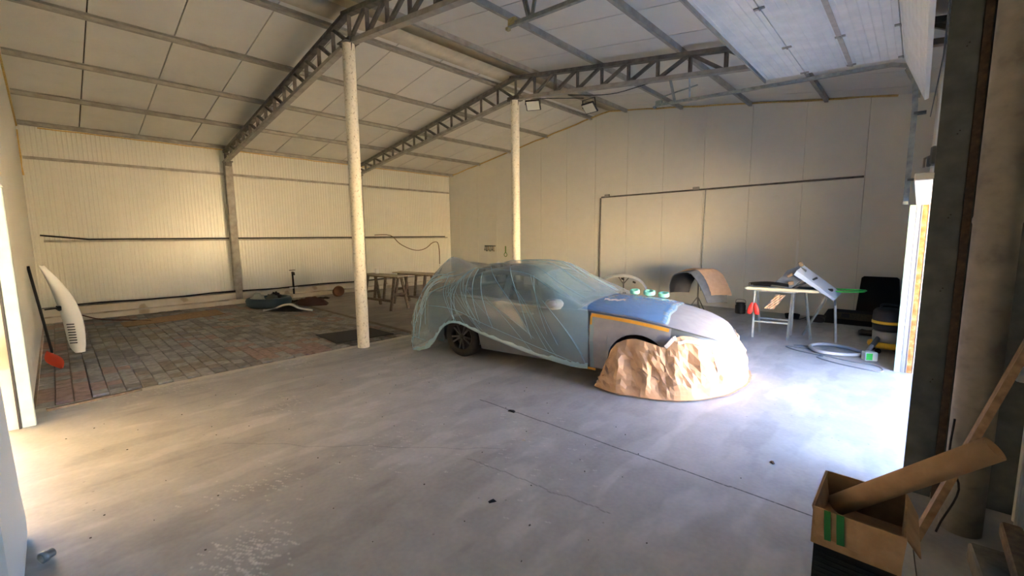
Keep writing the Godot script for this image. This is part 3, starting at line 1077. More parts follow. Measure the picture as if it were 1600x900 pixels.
func arch_bottom(u: float) -> float:
	for c in [0.0, WBASE]:
		var d := absf(u - c)
		if d < 0.372:
			return maxf(0.19, 0.33 + sqrt(0.372 * 0.372 - d * d))
	return 0.19

func car_green(u: float, s: float) -> Vector3:       # s: 0 roof centre, 0.5 roof edge, 1 belt; sign = side
	var a := absf(s)
	var yc := tab(car_gc, u)
	var yb := tab(car_yb, u) - 0.01
	var wb := minf(0.845, tab(car_w, u) * 0.93)
	var lift := clampf((yc - yb) / 0.5, 0.0, 1.0)
	var wr := lerpf(wb * 0.94, 0.60, lift)
	var ye := yc - 0.055 * lift - 0.02
	var p: Vector3
	if a <= 0.5:
		var f := a * 2.0
		p = Vector3(u, lerpf(yc, ye, f * f), wr * f)
	else:
		var f := (a - 0.5) * 2.0
		p = Vector3(u, lerpf(ye, yb, f), lerpf(wr, wb, pow(f, 0.85)))
	if s < 0:
		p.z = -p.z
	return p

func wheel(car: Node3D, at: Vector3, side: float) -> void:
	var w := Node3D.new()
	w.name = "wheel"
	car.add_child(w, true)
	w.position = at
	var xf := Transform3D(Basis(Vector3(1, 0, 0), PI / 2 * side), Vector3.ZERO)
	var st := new_st()
	lathe(st, [[0.215, -0.10], [0.25, -0.112], [0.30, -0.108], [0.322, -0.085], [0.33, -0.04], [0.33, 0.04], [0.322, 0.085], [0.30, 0.108], [0.25, 0.112], [0.215, 0.10]], xf, 40)
	pl("tyre", st, mats.rubber, w)
	st = new_st()
	lathe(st, [[0.218, 0.10], [0.205, 0.095], [0.195, 0.06], [0.19, -0.06], [0.205, -0.1]], xf, 36)
	lathe(st, [[0.0, 0.02], [0.19, 0.005]], xf, 24)
	lathe(st, [[0.0, 0.085], [0.035, 0.085], [0.05, 0.07], [0.055, 0.02]], xf, 18)
	pl("rim", st, flat(Color(0.13, 0.13, 0.135), 0.35, 0.6), w)
	for i in 10:
		st = new_st()
		var a := TAU * i / 10.0 + (0.1 if i % 2 == 0 else -0.1)
		var d := xf.basis * Vector3(cos(a), 0, sin(a))
		var n := xf.basis * Vector3(0, 1, 0)
		bar(st, d * 0.04 + n * 0.075, d * 0.2 + n * 0.09, 0.026, 0.02, n)
		pl("spoke", st, flat(Color(0.30, 0.30, 0.31), 0.35, 0.7), w)

func drape_rows() -> Array:
	# right half control points hem, belt, roof edge, centre for each row from the tail forward
	return [
		[Vector3(-0.98, 0.015, 0.98), Vector3(-1.08, 0.015, 0.86), Vector3(-1.15, 0.015, 0.5), Vector3(-1.17, 0.015, 0.0)],
		[Vector3(-0.88, 0.02, 1.01), Vector3(-1.06, 0.36, 0.90), Vector3(-1.13, 0.42, 0.5), Vector3(-1.13, 0.42, 0.0)],
		[Vector3(-0.74, 0.03, 1.02), Vector3(-0.99, 0.72, 0.88), Vector3(-1.05, 0.84, 0.45), Vector3(-1.05, 0.84, 0.0)],
		[Vector3(-0.50, 0.16, 0.99), Vector3(-0.74, 0.98, 0.86), Vector3(-0.66, 1.50, 0.36), Vector3(-0.70, 1.40, 0.0)],
		[Vector3(-0.27, 0.46, 0.97), Vector3(-0.38, 1.0, 0.90), Vector3(-0.20, 1.335, 0.50), Vector3(-0.18, 1.38, 0.0)],
		[Vector3(0.02, 0.56, 0.965), Vector3(0.02, 1.0, 0.92), Vector3(0.15, 1.385, 0.62), Vector3(0.15, 1.42, 0.0)],
		[Vector3(0.52, 0.43, 0.955), Vector3(0.5, 0.98, 0.925), Vector3(0.5, 1.425, 0.635), Vector3(0.5, 1.47, 0.0)],
		[Vector3(1.31, 0.27, 0.955), Vector3(1.25, 0.96, 0.93), Vector3(1.15, 1.41, 0.635), Vector3(1.15, 1.455, 0.0)],
		[Vector3(1.95, 0.19, 0.955), Vector3(1.72, 1.0, 1.04), Vector3(1.60, 1.21, 0.69), Vector3(1.62, 1.255, 0.0)],
		[Vector3(2.21, 0.185, 0.93), Vector3(2.2, 0.88, 0.925), Vector3(2.12, 0.985, 0.70), Vector3(2.14, 1.02, 0.0)],
	]

func drape_point(rows: Array, t: float, s: float, wr: FastNoiseLite, crease := 1.0) -> Vector3:
	var col := []
	for ri in rows.size():
		var h: Array = rows[ri]
		var seq: Array = [h[0], h[1], h[2], h[3]]
		for i in [2, 1, 0]:
			seq.append(Vector3(h[i].x, h[i].y - (0.16 if ri == 3 and i == 2 else 0.0), -h[i].z))
		col.append(sample(seq, s))
	var p: Vector3 = sample(col, t)
	var out := Vector3(0.0, 0.25, p.z).normalized()
	# long soft folds falling diagonally towards the front sill
	var f := wr.get_noise_3d(p.x * 3.0 + p.y * 4.5, p.x * 0.6 - p.y * 0.9, p.z * 1.5)
	var g := wr.get_noise_3d(p.x * 9.0 + 30.0, p.y * 7.0, p.z * 9.0)
	var k := clampf(minf(s, 1.0 - s) * 10.0, 0.25, 1.0)
	p += out * (0.030 + (0.020 * f + 0.007 * g) * k * crease)
	if t < 0.33:
		p.x -= (0.04 * f + 0.02 * g) * crease
		p.z += 0.03 * g * crease
	p.y = maxf(p.y, 0.012)
	return p

func build_car() -> void:
	var st: SurfaceTool
	var car := thing("car", "grey primed saloon car wrapped in blue masking film and brown paper", "car", Vector3(-5.33, 0, -5.18), deg_to_rad(9.5))
	var paint := mottled([[0.0, Color(0.33, 0.36, 0.38)], [1.0, Color(0.38, 0.41, 0.43)]], 0.35, 0.6, 30)
	# u stations, dense at the wheel arches
	var us := []
	for c in [0.0, WBASE]:
		for i in 41:
			us.append(c - 0.371 * cos(PI * i / 40.0))
	var u := -0.95
	while u < 3.765:
		us.append(u)
		u += 0.05
	us.append(3.72); us.append(3.74); us.append(3.76)
	us.sort()
	var body := new_st()
	for side in [1.0, -1.0]:
		var g := []
		for x in us:
			var row := []
			var y0 := arch_bottom(x)
			var y1 := tab(car_yb, x)
			for i in 15:
				var y := lerpf(y0, y1, pow(i / 14.0, 0.8))
				row.append(Vector3(x, y, car_side(x, y) * side))
			for i in range(1, 3):
				var f := 1.0 - i * 0.03
				row.append(Vector3(x, car_deck(x, f), tab(car_w, x) * 0.935 * f * side))
			g.append(row)
		grid(body, g)
		# arch lips and inner wells
		for c in [0.0, WBASE]:
			var well := []
			for i in 21:
				var a := PI * (-0.08 + 1.16 * i / 20.0)
				var px: float = c + 0.372 * cos(a)
				var py := 0.33 + 0.372 * sin(a)
				var zz := car_side(px, maxf(py, 0.19))
				well.append([Vector3(px, py, zz * side), Vector3(px, py, 0.55 * side)])
			grid(body, well, 2)
	# nose and tail ends
	for e in [[3.76, 1.0], [-0.95, -1.0]]:
		var g := []
		for i in 9:
			var y := lerpf(0.19, tab(car_yb, e[0]), i / 8.0)
			var w := car_side(e[0], y)
			g.append([Vector3(e[0], y, -w), Vector3(e[0] + 0.03 * e[1], y, -w * 0.5), Vector3(e[0] + 0.04 * e[1], y, 0), Vector3(e[0] + 0.03 * e[1], y, w * 0.5), Vector3(e[0], y, w)])
		grid(body, g, 3)
	pl("body", body, paint, car)
	st = new_st()
	box(st, Vector3(1.4, 0.27, 0), Vector3(4.2, 0.12, 1.1))
	box(st, Vector3(1.41, 0.27, 0), Vector3(2.0, 0.14, 1.72))
	pl("underbody", st, mats.black, car)
	# bonnet and boot lid
	for q in [["bonnet", 2.0, 3.775, mats.primer], ["boot_lid", -0.93, -0.5, paint]]:
		var g := []
		for i in 25:
			var x: float = lerpf(q[1], q[2], i / 24.0)
			var row := []
			for j in 21:
				var f := -1.0 + j / 10.0
				var nose := maxf(0.0, x - 3.66) / 0.115
				row.append(Vector3(x + 0.05 * (1.0 - f * f) * nose, car_deck(x, absf(f) * 0.97) + 0.004 - 0.05 * nose * nose, tab(car_w, x) * 0.95 * f))
			g.append(row)
		st = new_st()
		grid(st, g)
		pl(q[0], st, q[3], car)
	# exposed primed wings
	for side in [1.0, -1.0]:
		var g := []
		for i in 61:
			var x := lerpf(2.2, 3.2, i / 60.0)
			var y0 := maxf(arch_bottom(x), 0.2)
			var row := []
			for j in 12:
				var y := lerpf(y0, tab(car_yb, x) - 0.004, j / 11.0)
				row.append(Vector3(x, y, (car_side(x, y) + 0.005) * side))
			g.append(row)
		st = new_st()
		grid(st, g)
		pl("wing", st, mats.primer, car)
	# glasshouse: painted frame and panes
	var frame := new_st()
	var panes := {}
	var nu := 88
	var ns := 40
	for i in nu:
		var ua := lerpf(-0.6, 2.04, float(i) / nu)
		var ub := lerpf(-0.6, 2.04, float(i + 1) / nu)
		var um := (ua + ub) * 0.5
		for j in ns:
			var sa := lerpf(-1.0, 1.0, float(j) / ns)
			var sb := lerpf(-1.0, 1.0, float(j + 1) / ns)
			var smid := absf((sa + sb) * 0.5)
			var key := ""
			if smid < 0.43:
				if um > 1.28 and um < 1.98:
					key = "windscreen"
				elif um < 0.06 and um > -0.5:
					key = "rear_window"
			elif smid > 0.56 and smid < 0.97:
				if um > 0.86 and um < 1.66:
					key = "front_pane" + ("_r" if sa >= 0 else "_l")
				elif um > -0.02 and um < 0.76:
					key = "rear_pane" + ("_r" if sa >= 0 else "_l")
			var t := frame
			if key != "":
				if not panes.has(key):
					panes[key] = new_st()
				t = panes[key]
			t.set_smooth_group(0)
			quad(t, car_green(ua, sa), car_green(ua, sb), car_green(ub, sb), car_green(ub, sa))
	pl("roof_frame", frame, paint, car)
	var glass := flat(Color(0.55, 0.60, 0.60, 0.35), 0.05)
	glass.transparency = BaseMaterial3D.TRANSPARENCY_ALPHA
	for k in panes:
		pl((k as String).trim_suffix("_r").trim_suffix("_l"), panes[k], glass, car)
	for side in [1.0, -1.0]:
		st = new_st()
		var pts := []
		for i in 14:
			var x := lerpf(-0.1, 1.75, i / 13.0)
			pts.append(Vector3(x, tab(car_yb, x) - 0.015, (car_side(x, tab(car_yb, x) - 0.015) + 0.006) * side))
		tube(st, pts, 0.012, 6)
		pl("belt_trim", st, mats.chrome, car)
		for x in [0.25, 1.25]:
			st = new_st()
			tube(st, curve([Vector3(x - 0.1, 0.83, 0.905 * side), Vector3(x - 0.07, 0.835, 0.935 * side), Vector3(x + 0.07, 0.835, 0.935 * side), Vector3(x + 0.1, 0.83, 0.905 * side)], 3), 0.014, 6)
			pl("door_handle", st, paint, car)
		st = new_st()
		lathe(st, [[0.0, -0.07], [0.05, -0.06], [0.08, -0.02], [0.085, 0.02], [0.065, 0.06], [0.0, 0.08]], Transform3D(Basis(Vector3(1.5, 0, 0), Vector3(0, 1.0, 0), Vector3(0, 0, 1.4)), Vector3(1.72, 1.0, 0.97 * side)), 18)
		bar(st, Vector3(1.74, 0.93, 0.84 * side), Vector3(1.72, 0.97, 0.94 * side), 0.05, 0.03)
		pl("mirror", st, mats.primer, car)
		wheel(car, Vector3(0, 0.33, 0.785 * side), side)
		wheel(car, Vector3(WBASE, 0.33, 0.785 * side), side)
	# cabin
	for q in [[0.95, 0.37], [0.95, -0.37], [0.1, 0.0]]:
		var sw := 0.25 if q[1] != 0.0 else 0.62
		st = new_st()
		box(st, Vector3(q[0] + 0.2, 0.52, q[1]), Vector3(0.5, 0.14, sw * 2), Basis.IDENTITY, 0.04)
		box(st, Vector3(q[0] - 0.1, 0.80, q[1]), Vector3(0.13, 0.55, sw * 2), Basis(Vector3(0, 0, 1), 0.22), 0.04)
		pl("seat", st, mats.rubber, car)
		for hz in ([q[1]] if q[1] != 0.0 else [-0.38, 0.38]):
			st = new_st()
			box(st, Vector3(q[0] - 0.2, 1.14, hz), Vector3(0.09, 0.17, 0.26), Basis(Vector3(0, 0, 1), 0.22), 0.03)
			pl("headrest", st, mats.rubber, car)
	st = new_st()
	box(st, Vector3(1.72, 0.80, 0), Vector3(0.34, 0.22, 1.45), Basis.IDENTITY, 0.05)
	pl("dashboard", st, mats.rubber, car)

	# ---------------- masking film
	var film := thing("masking_film", "thin blue plastic film draped over the grey car", "plastic film", Vector3(-5.33, 0, -5.18), deg_to_rad(9.5))
	var fm := flat(Color(0.52, 0.68, 0.78, 0.36), 0.22)
	fm.transparency = BaseMaterial3D.TRANSPARENCY_ALPHA
	fm.metallic_specular = 0.7
	var fold := flat(Color(0.74, 0.87, 0.94, 0.46), 0.25)
	fold.transparency = BaseMaterial3D.TRANSPARENCY_ALPHA
	var hoodm := flat(Color(0.47, 0.68, 0.90, 0.62), 0.25)
	hoodm.transparency = BaseMaterial3D.TRANSPARENCY_ALPHA
	var wr := FastNoiseLite.new()
	wr.seed = 21
	wr.frequency = 0.9
	wr.fractal_octaves = 3
	var rows := drape_rows()
	var g := []
	var nt := 120
	var nS := 110
	for i in nt + 1:
		var row := []
		for j in nS + 1:
			row.append(drape_point(rows, float(i) / nt, float(j) / nS, wr))
		g.append(row)
	st = new_st()
	grid(st, g)
	pl("sheet", st, fm, film)
	# pleats, where the film lies double: stretched lines across the side and over the roof
	var rng := RandomNumberGenerator.new()
	rng.seed = 31
	st = new_st()
	var lines := []
	for i in 24:      # side folds running down towards the front
		var t0 := rng.randf_range(0.38, 0.86)
		lines.append([t0, rng.randf_range(0.16, 0.34), t0 + rng.randf_range(0.03, 0.16), rng.randf_range(0.0, 0.10)])
	for i in 8:      # fan of folds at the tail
		var t0 := rng.randf_range(0.34, 0.50)
		lines.append([t0, rng.randf_range(0.22, 0.42), rng.randf_range(0.16, 0.33), rng.randf_range(0.02, 0.18)])
	for i in 11:      # folds along the roof and windscreen
		var s0 := rng.randf_range(0.26, 0.72)
		lines.append([rng.randf_range(0.55, 0.75), s0, rng.randf_range(0.9, 0.99), s0 + rng.randf_range(-0.06, 0.06)])
	for i in 5:      # folds hanging at the tail
		var s0 := rng.randf_range(0.02, 0.6)
		lines.append([rng.randf_range(0.02, 0.1), s0, rng.randf_range(0.2, 0.33), s0 + rng.randf_range(-0.08, 0.08)])
	lines.append([0.52, 0.36, 0.49, 0.17]); lines.append([0.535, 0.36, 0.50, 0.15]); lines.append([0.86, 0.18, 0.985, 0.01]); lines.append([0.865, 0.17, 0.99, 0.01]); lines.append([0.36, 0.12, 0.99, 0.008]); lines.append([0.35, 0.36, 0.12, 0.2]); lines.append([0.34, 0.35, 0.24, 0.1])
	for l in lines:
		var w := rng.randf_range(0.006, 0.017)
		var n := 14
		st.set_smooth_group(0)
		var prev := []
		for i in n + 1:
			var f := float(i) / n
			var a := clampf(lerpf(l[0], l[2], f) , 0.0, 1.0)
			var b := clampf(lerpf(l[1], l[3], f), 0.0, 1.0)
			var p := drape_point(rows, a, b, wr, 0.25)
			var o := Vector3(0.0, 0.35, p.z).normalized() * 0.008
			var q := drape_point(rows, clampf(a + 0.01, 0, 1), clampf(b - 0.01, 0, 1), wr, 0.25)
			var d := (q - p).normalized() * w * sin(PI * (0.12 + 0.76 * f))
			var cur := [p + o - d, p + o * 2.2, p + o + d]
			if i > 0:
				quad(st, prev[0], prev[1], cur[1], cur[0])
				quad(st, prev[1], prev[2], cur[2], cur[1])
			prev = cur
	var pleats := pl("pleats", st, fold, film)
	pleats.set_meta("kind", "stuff")
	# ragged hem: strip of gathered film along the lower edge
	st = new_st()
	var hem := []
	for i in 90:
		var t := lerpf(0.0, 1.0, i / 89.0)
		var p := drape_point(rows, t, 0.0, wr)
		var q := drape_point(rows, t, 0.022 + 0.012 * wr.get_noise_1d(t * 40.0), wr)
		hem.append([p + Vector3(0, 0, 0.006), (p + q) * 0.5 + Vector3(0, 0, 0.016), q + Vector3(0, 0, 0.006)])
	grid(st, hem)
	pl("hem", st, fold, film)
	# film over the rear of the bonnet
	g = []
	for i in 41:
		var row := []
		for j in 61:
			var f := -1.0 + j / 30.0
			var front := 3.06 + 0.06 * f + 0.012 * sin(f * 9.0)
			var x := lerpf(2.06, front, i / 40.0)
			var y := car_deck(x, absf(f) * 0.97) + 0.016 + 0.016 * absf(wr.get_noise_2d(x * 2.0 + f * 2.5, f * 7.0)) + 0.012 * absf(wr.get_noise_2d(x * 9.0, f * 12.0))
			row.append(Vector3(x, y, tab(car_w, x) * 0.935 * f))
		g.append(row)
	st = new_st()
	grid(st, g)
	pl("bonnet_sheet", st, hoodm, film)
	# crumpled front edge of the bonnet film
	st = new_st()
	var edge := []
	for j in 61:
		var f := -0.98 + j / 60.0 * 1.96
		var x := 3.06 + 0.06 * f + 0.012 * sin(f * 9.0)
		var y := car_deck(x, absf(f) * 0.97)
		var zz := tab(car_w, x) * 0.935 * f
		var b := 0.012 + 0.02 * absf(wr.get_noise_1d(f * 14.0))
		edge.append([Vector3(x - 0.10, y + 0.02, zz), Vector3(x - 0.06 + 0.02 * wr.get_noise_1d(f * 30.0), y + 0.02 + b, zz), Vector3(x - 0.02, y + 0.015 + b * 0.6, zz), Vector3(x + 0.02, y + 0.006, zz)])
	grid(st, edge)
	pl("gathered_edge", st, fold, film)
	# yellow masking tape along the wing
	var tape := []
	for i in 16:
		var x := lerpf(2.215, 3.18, i / 15.0)
		tape.append(Vector3(x, tab(car_yb, x) - 0.028, car_side(x, tab(car_yb, x) - 0.028) + 0.014))
	st = new_st()
	ribbon(st, tape, 0.042, Vector3(0, 0.45, 1).normalized())
	pl("yellow_tape", st, mats.tape_yellow, film)
	st = new_st()
	tape = []
	for i in 5:
		var y := lerpf(0.885, 0.77, i / 4.0)
		tape.append(Vector3(2.222, y, car_side(2.222, y) + 0.016))
	ribbon(st, tape, 0.03, Vector3(0, 0, 1))
	pl("yellow_tape", st, mats.tape_yellow, film)
	st = new_st()
	ribbon(st, [Vector3(2.08, 0.20, 0.935), Vector3(2.2, 0.195, 0.93), Vector3(2.3, 0.19, 0.925)], 0.03, Vector3(0, 0, 1))
	pl("yellow_tape", st, mats.tape_yellow, film)
	st = new_st()
	tape = []
	for i in 12:
		var y := lerpf(0.86, 0.2, i / 11.0)
		tape.append(Vector3(2.235 + 0.006 * sin(y * 30.0), y, car_side(2.235, y) + 0.014))
	ribbon(st, tape, 0.05, Vector3(0, 0, 1))
	pl("clear_tape", st, fold, film)

	# ---------------- kraft paper over the front wheel and nose
	var pap := thing("masking_paper", "brown kraft masking paper skirt over the front wheel and nose of the car", "paper", Vector3(-5.33, 0, -5.18), deg_to_rad(9.5))
	var top := [Vector3(2.46, 0.26, 0.915), Vector3(2.50, 0.47, 0.93), Vector3(2.62, 0.60, 0.935), Vector3(2.82, 0.66, 0.94), Vector3(3.02, 0.62, 0.935), Vector3(3.16, 0.60, 0.915), Vector3(3.24, 0.70, 0.885), Vector3(3.36, 0.735, 0.81), Vector3(3.52, 0.69, 0.70), Vector3(3.65, 0.645, 0.50), Vector3(3.73, 0.605, 0.25), Vector3(3.76, 0.59, 0.0), Vector3(3.73, 0.605, -0.25), Vector3(3.65, 0.645, -0.5), Vector3(3.52, 0.69, -0.70), Vector3(3.3, 0.72, -0.85)]
	var bot := [Vector3(2.33, 0.012, 1.03), Vector3(2.47, 0.012, 1.09), Vector3(2.60, 0.012, 1.13), Vector3(2.82, 0.012, 1.12), Vector3(3.05, 0.012, 1.09), Vector3(3.22, 0.012, 1.03), Vector3(3.36, 0.012, 0.97), Vector3(3.50, 0.012, 0.86), Vector3(3.63, 0.012, 0.70), Vector3(3.76, 0.012, 0.48), Vector3(3.86, 0.012, 0.20), Vector3(3.92, 0.012, -0.05), Vector3(3.93, 0.012, -0.35), Vector3(3.88, 0.012, -0.62), Vector3(3.72, 0.012, -0.85), Vector3(3.4, 0.012, -1.0)]
	var cr := FastNoiseLite.new()
	cr.seed = 9
	cr.frequency = 1.0
	cr.noise_type = FastNoiseLite.TYPE_CELLULAR
	cr.cellular_return_type = FastNoiseLite.RETURN_DISTANCE2_SUB
	cr.fractal_type = FastNoiseLite.FRACTAL_NONE
	var cr2 := FastNoiseLite.new()
	cr2.seed = 4
	cr2.frequency = 1.3
	g = []
	var na := 60
	var nh := 11
	var jr := RandomNumberGenerator.new()
	jr.seed = 17
	for i in na + 1:
		var a := float(i) / na
		var pt: Vector3 = sample(top, a)
		var pb: Vector3 = sample(bot, a)
		var row := []
		for j in nh + 1:
			var f := float(j) / nh
			var p := pt.lerp(pb, f)
			var drop := pt.y * (1.0 - pow(f, 0.9))
			p.y = lerpf(p.y, drop, 0.5)
			var n := Vector3(p.x - 2.6, 0.25, p.z * 1.2).normalized()
			var amp := sin(PI * clampf(f * 0.9 + 0.06, 0, 1))
			var c := cr.get_noise_3d(p.x * 2.4 + p.y * 0.8, p.y * 1.6, p.z * 2.4)
			var d := cr2.get_noise_3d(p.x * 2.0, p.y * 3.0, p.z * 2.0)
			var e1 := 1.0 - 2.0 * absf(cr2.get_noise_3d(p.x * 2.2 + 9.0, p.y * 0.9, p.z * 2.2))
			var jit := Vector3(jr.randfn(0, 0.008), jr.randfn(0, 0.012), jr.randfn(0, 0.008)) * amp
			p += n * amp * (0.06 * (c + 0.75) + 0.03 * d + 0.07 * e1 + jr.randfn(0, 0.003) + 0.01) + jit
			p.y = maxf(p.y, 0.008)
			row.append(p)
		# lip of paper lying on the floor
		var e: Vector3 = row[nh]
		var o := Vector3(e.x - 2.4, 0, e.z).normalized()
		row.append(e + o * (0.03 + 0.03 * absf(cr2.get_noise_1d(a * 30.0))) + Vector3(0, 0.004 + 0.02 * absf(cr2.get_noise_1d(a * 17.0 + 5.0)), 0))
		g.append(row)
	st = new_st()
	grid(st, g, -1)
	pl("sheet", st, mats.kraft, pap)
	# white tape strips on the paper
	st = new_st()
	tape = []
	for j in range(1, nh - 2):
		tape.append(g[34][j] + Vector3(0.006, 0.002, 0.012))
	ribbon(st, tape, 0.05, Vector3(0.75, 0.1, 0.65).normalized())
	pl("white_tape", st, mats.tape_white, pap)
	st = new_st()
	tape = []
	for i in range(25, na - 3):
		tape.append(g[i][1] + Vector3(0.01, 0.012, 0.004))
	for i in tape.size() - 1:
		quad(st, tape[i] + Vector3(0, 0.02, 0), tape[i + 1] + Vector3(0, 0.02, 0), tape[i + 1] + Vector3(0.008, -0.012, 0.006), tape[i] + Vector3(0.008, -0.012, 0.006))
	pl("white_tape", st, mats.tape_white, pap)
	st = new_st()
	tape = []
	for i in range(20, 26):
		tape.append(g[i][0] + Vector3(0.0, 0.0, 0.012))
	ribbon(st, tape, 0.045, Vector3(0.2, 0, 1).normalized())
	pl("white_tape", st, mats.tape_white, pap)

	# ---------------- bits lying on the film
	for q in [[2.35, -0.45, 0.07, "small pale green tape roll on the bonnet film nearest the windscreen"], [2.52, -0.62, 0.085, "large pale green tape roll between two others on the bonnet film"], [2.72, -0.68, 0.08, "pale green tape roll on the bonnet film nearest the nose"]]:
		var xf := Transform3D(Basis(Vector3.UP, deg_to_rad(9.5)), Vector3(-5.33, 0, -5.18))
		var p: Vector3 = xf * Vector3(q[0], car_deck(q[0], absf(q[1])) + 0.05, q[1])
		var t := thing("tape_roll", q[3], "tape roll", p, 0.3, "tape rolls on the bonnet")
		st = new_st()
		lathe(st, [[q[2] * 0.5, 0.0], [q[2], 0.0], [q[2] * 1.05, 0.02], [q[2], 0.05], [q[2] * 0.5, 0.055], [q[2] * 0.5, 0.0]], Transform3D(Basis(Vector3(1, 0, 0), 0.2), Vector3.ZERO), 20)
		pl("roll", st, mats.tealcloth, t)
	var xf2 := Transform3D(Basis(Vector3.UP, deg_to_rad(9.5)), Vector3(-5.33, 0, -5.18))
	var rag := thing("paper_wipe", "folded white paper wipe lying on the bonnet film", "wipe", xf2 * Vector3(2.36, car_deck(2.36, 0.4) + 0.04, 0.42), 0.4)
	st = new_st()
	g = []
	for i in 9:
		var row := []
		for j in 7:
			var x := (i - 4) * 0.035
			var zz := (j - 3) * 0.025
			row.append(Vector3(x, 0.012 + 0.02 * absf(x) * 3.0 + 0.008 * sin(i * 2.1 + j), zz))
		g.append(row)
	grid(st, g)
	pl("sheet", st, mats.white, rag)

# ================================================================ loose parts at the back wall
# a bumper shell laid over a stand: arch path in the xy plane, depth along z
func bumper(t: Node3D, path: Array, depth: float, m: Material, inner: Material, dv: Vector3) -> void:
	var pts := curve(path, 6)
	var n := pts.size()
	var outer := []
	var ins := []
	for i in n:
		var d: Vector3 = (pts[mini(i + 1, n - 1)] - pts[maxi(i - 1, 0)]).normalized()
		var nr := Vector3(-d.y, d.x, 0)
		if nr.y < 0:
			nr = -nr
		var f := float(i) / (n - 1)
		var w := depth * (0.72 + 0.28 * sin(PI * clampf(f, 0.0, 1.0)))
		var row := []
		var row2 := []
		for j in 9:
			var g := -1.0 + j / 4.0
			var dip := 0.05 * g * g
			row.append(pts[i] - nr * dip + dv * g * w * 0.5)
			row2.append(pts[i] - nr * (dip + 0.014) + dv * g * w * 0.5 * 0.985)
		outer.append(row)
		ins.append(row2)
	var st := new_st()
	grid(st, outer)
	flat_group(st)
	for i in n - 1:
		for j in [0, 8]:
			quad(st, outer[i][j], outer[i + 1][j], ins[i + 1][j], ins[i][j])
	pw("shell", st, m, t)
	st = new_st()
	grid(st, ins)
	pw("inner_skin", st, inner, t)

func stand(called: String, label: String, at: Vector3, h: float) -> void:
	var t := thing(called, label, "stand", at)
	var st := new_st()
	tube(st, [Vector3(0, 0.25, 0), Vector3(0, h, 0)], 0.018, 8)
	pl("pole", st, mats.steel, t)
	for i in 3:
		st = new_st()
		var a := TAU * i / 3.0 + 0.4
		tube(st, [Vector3(0, 0.45, 0), Vector3(cos(a) * 0.3, 0.012, sin(a) * 0.3)], 0.013, 6)
		pl("leg", st, mats.steel, t)
	st = new_st()
	tube(st, [Vector3(0, h - 0.18, 0), Vector3(-0.16, h, 0)], 0.014, 6)
	tube(st, [Vector3(0, h - 0.18, 0), Vector3(0.16, h, 0)], 0.014, 6)
	bar(st, Vector3(-0.22, h + 0.008, 0), Vector3(0.22, h + 0.008, 0), 0.05, 0.016)
	pl("fork", st, mats.steel, t)

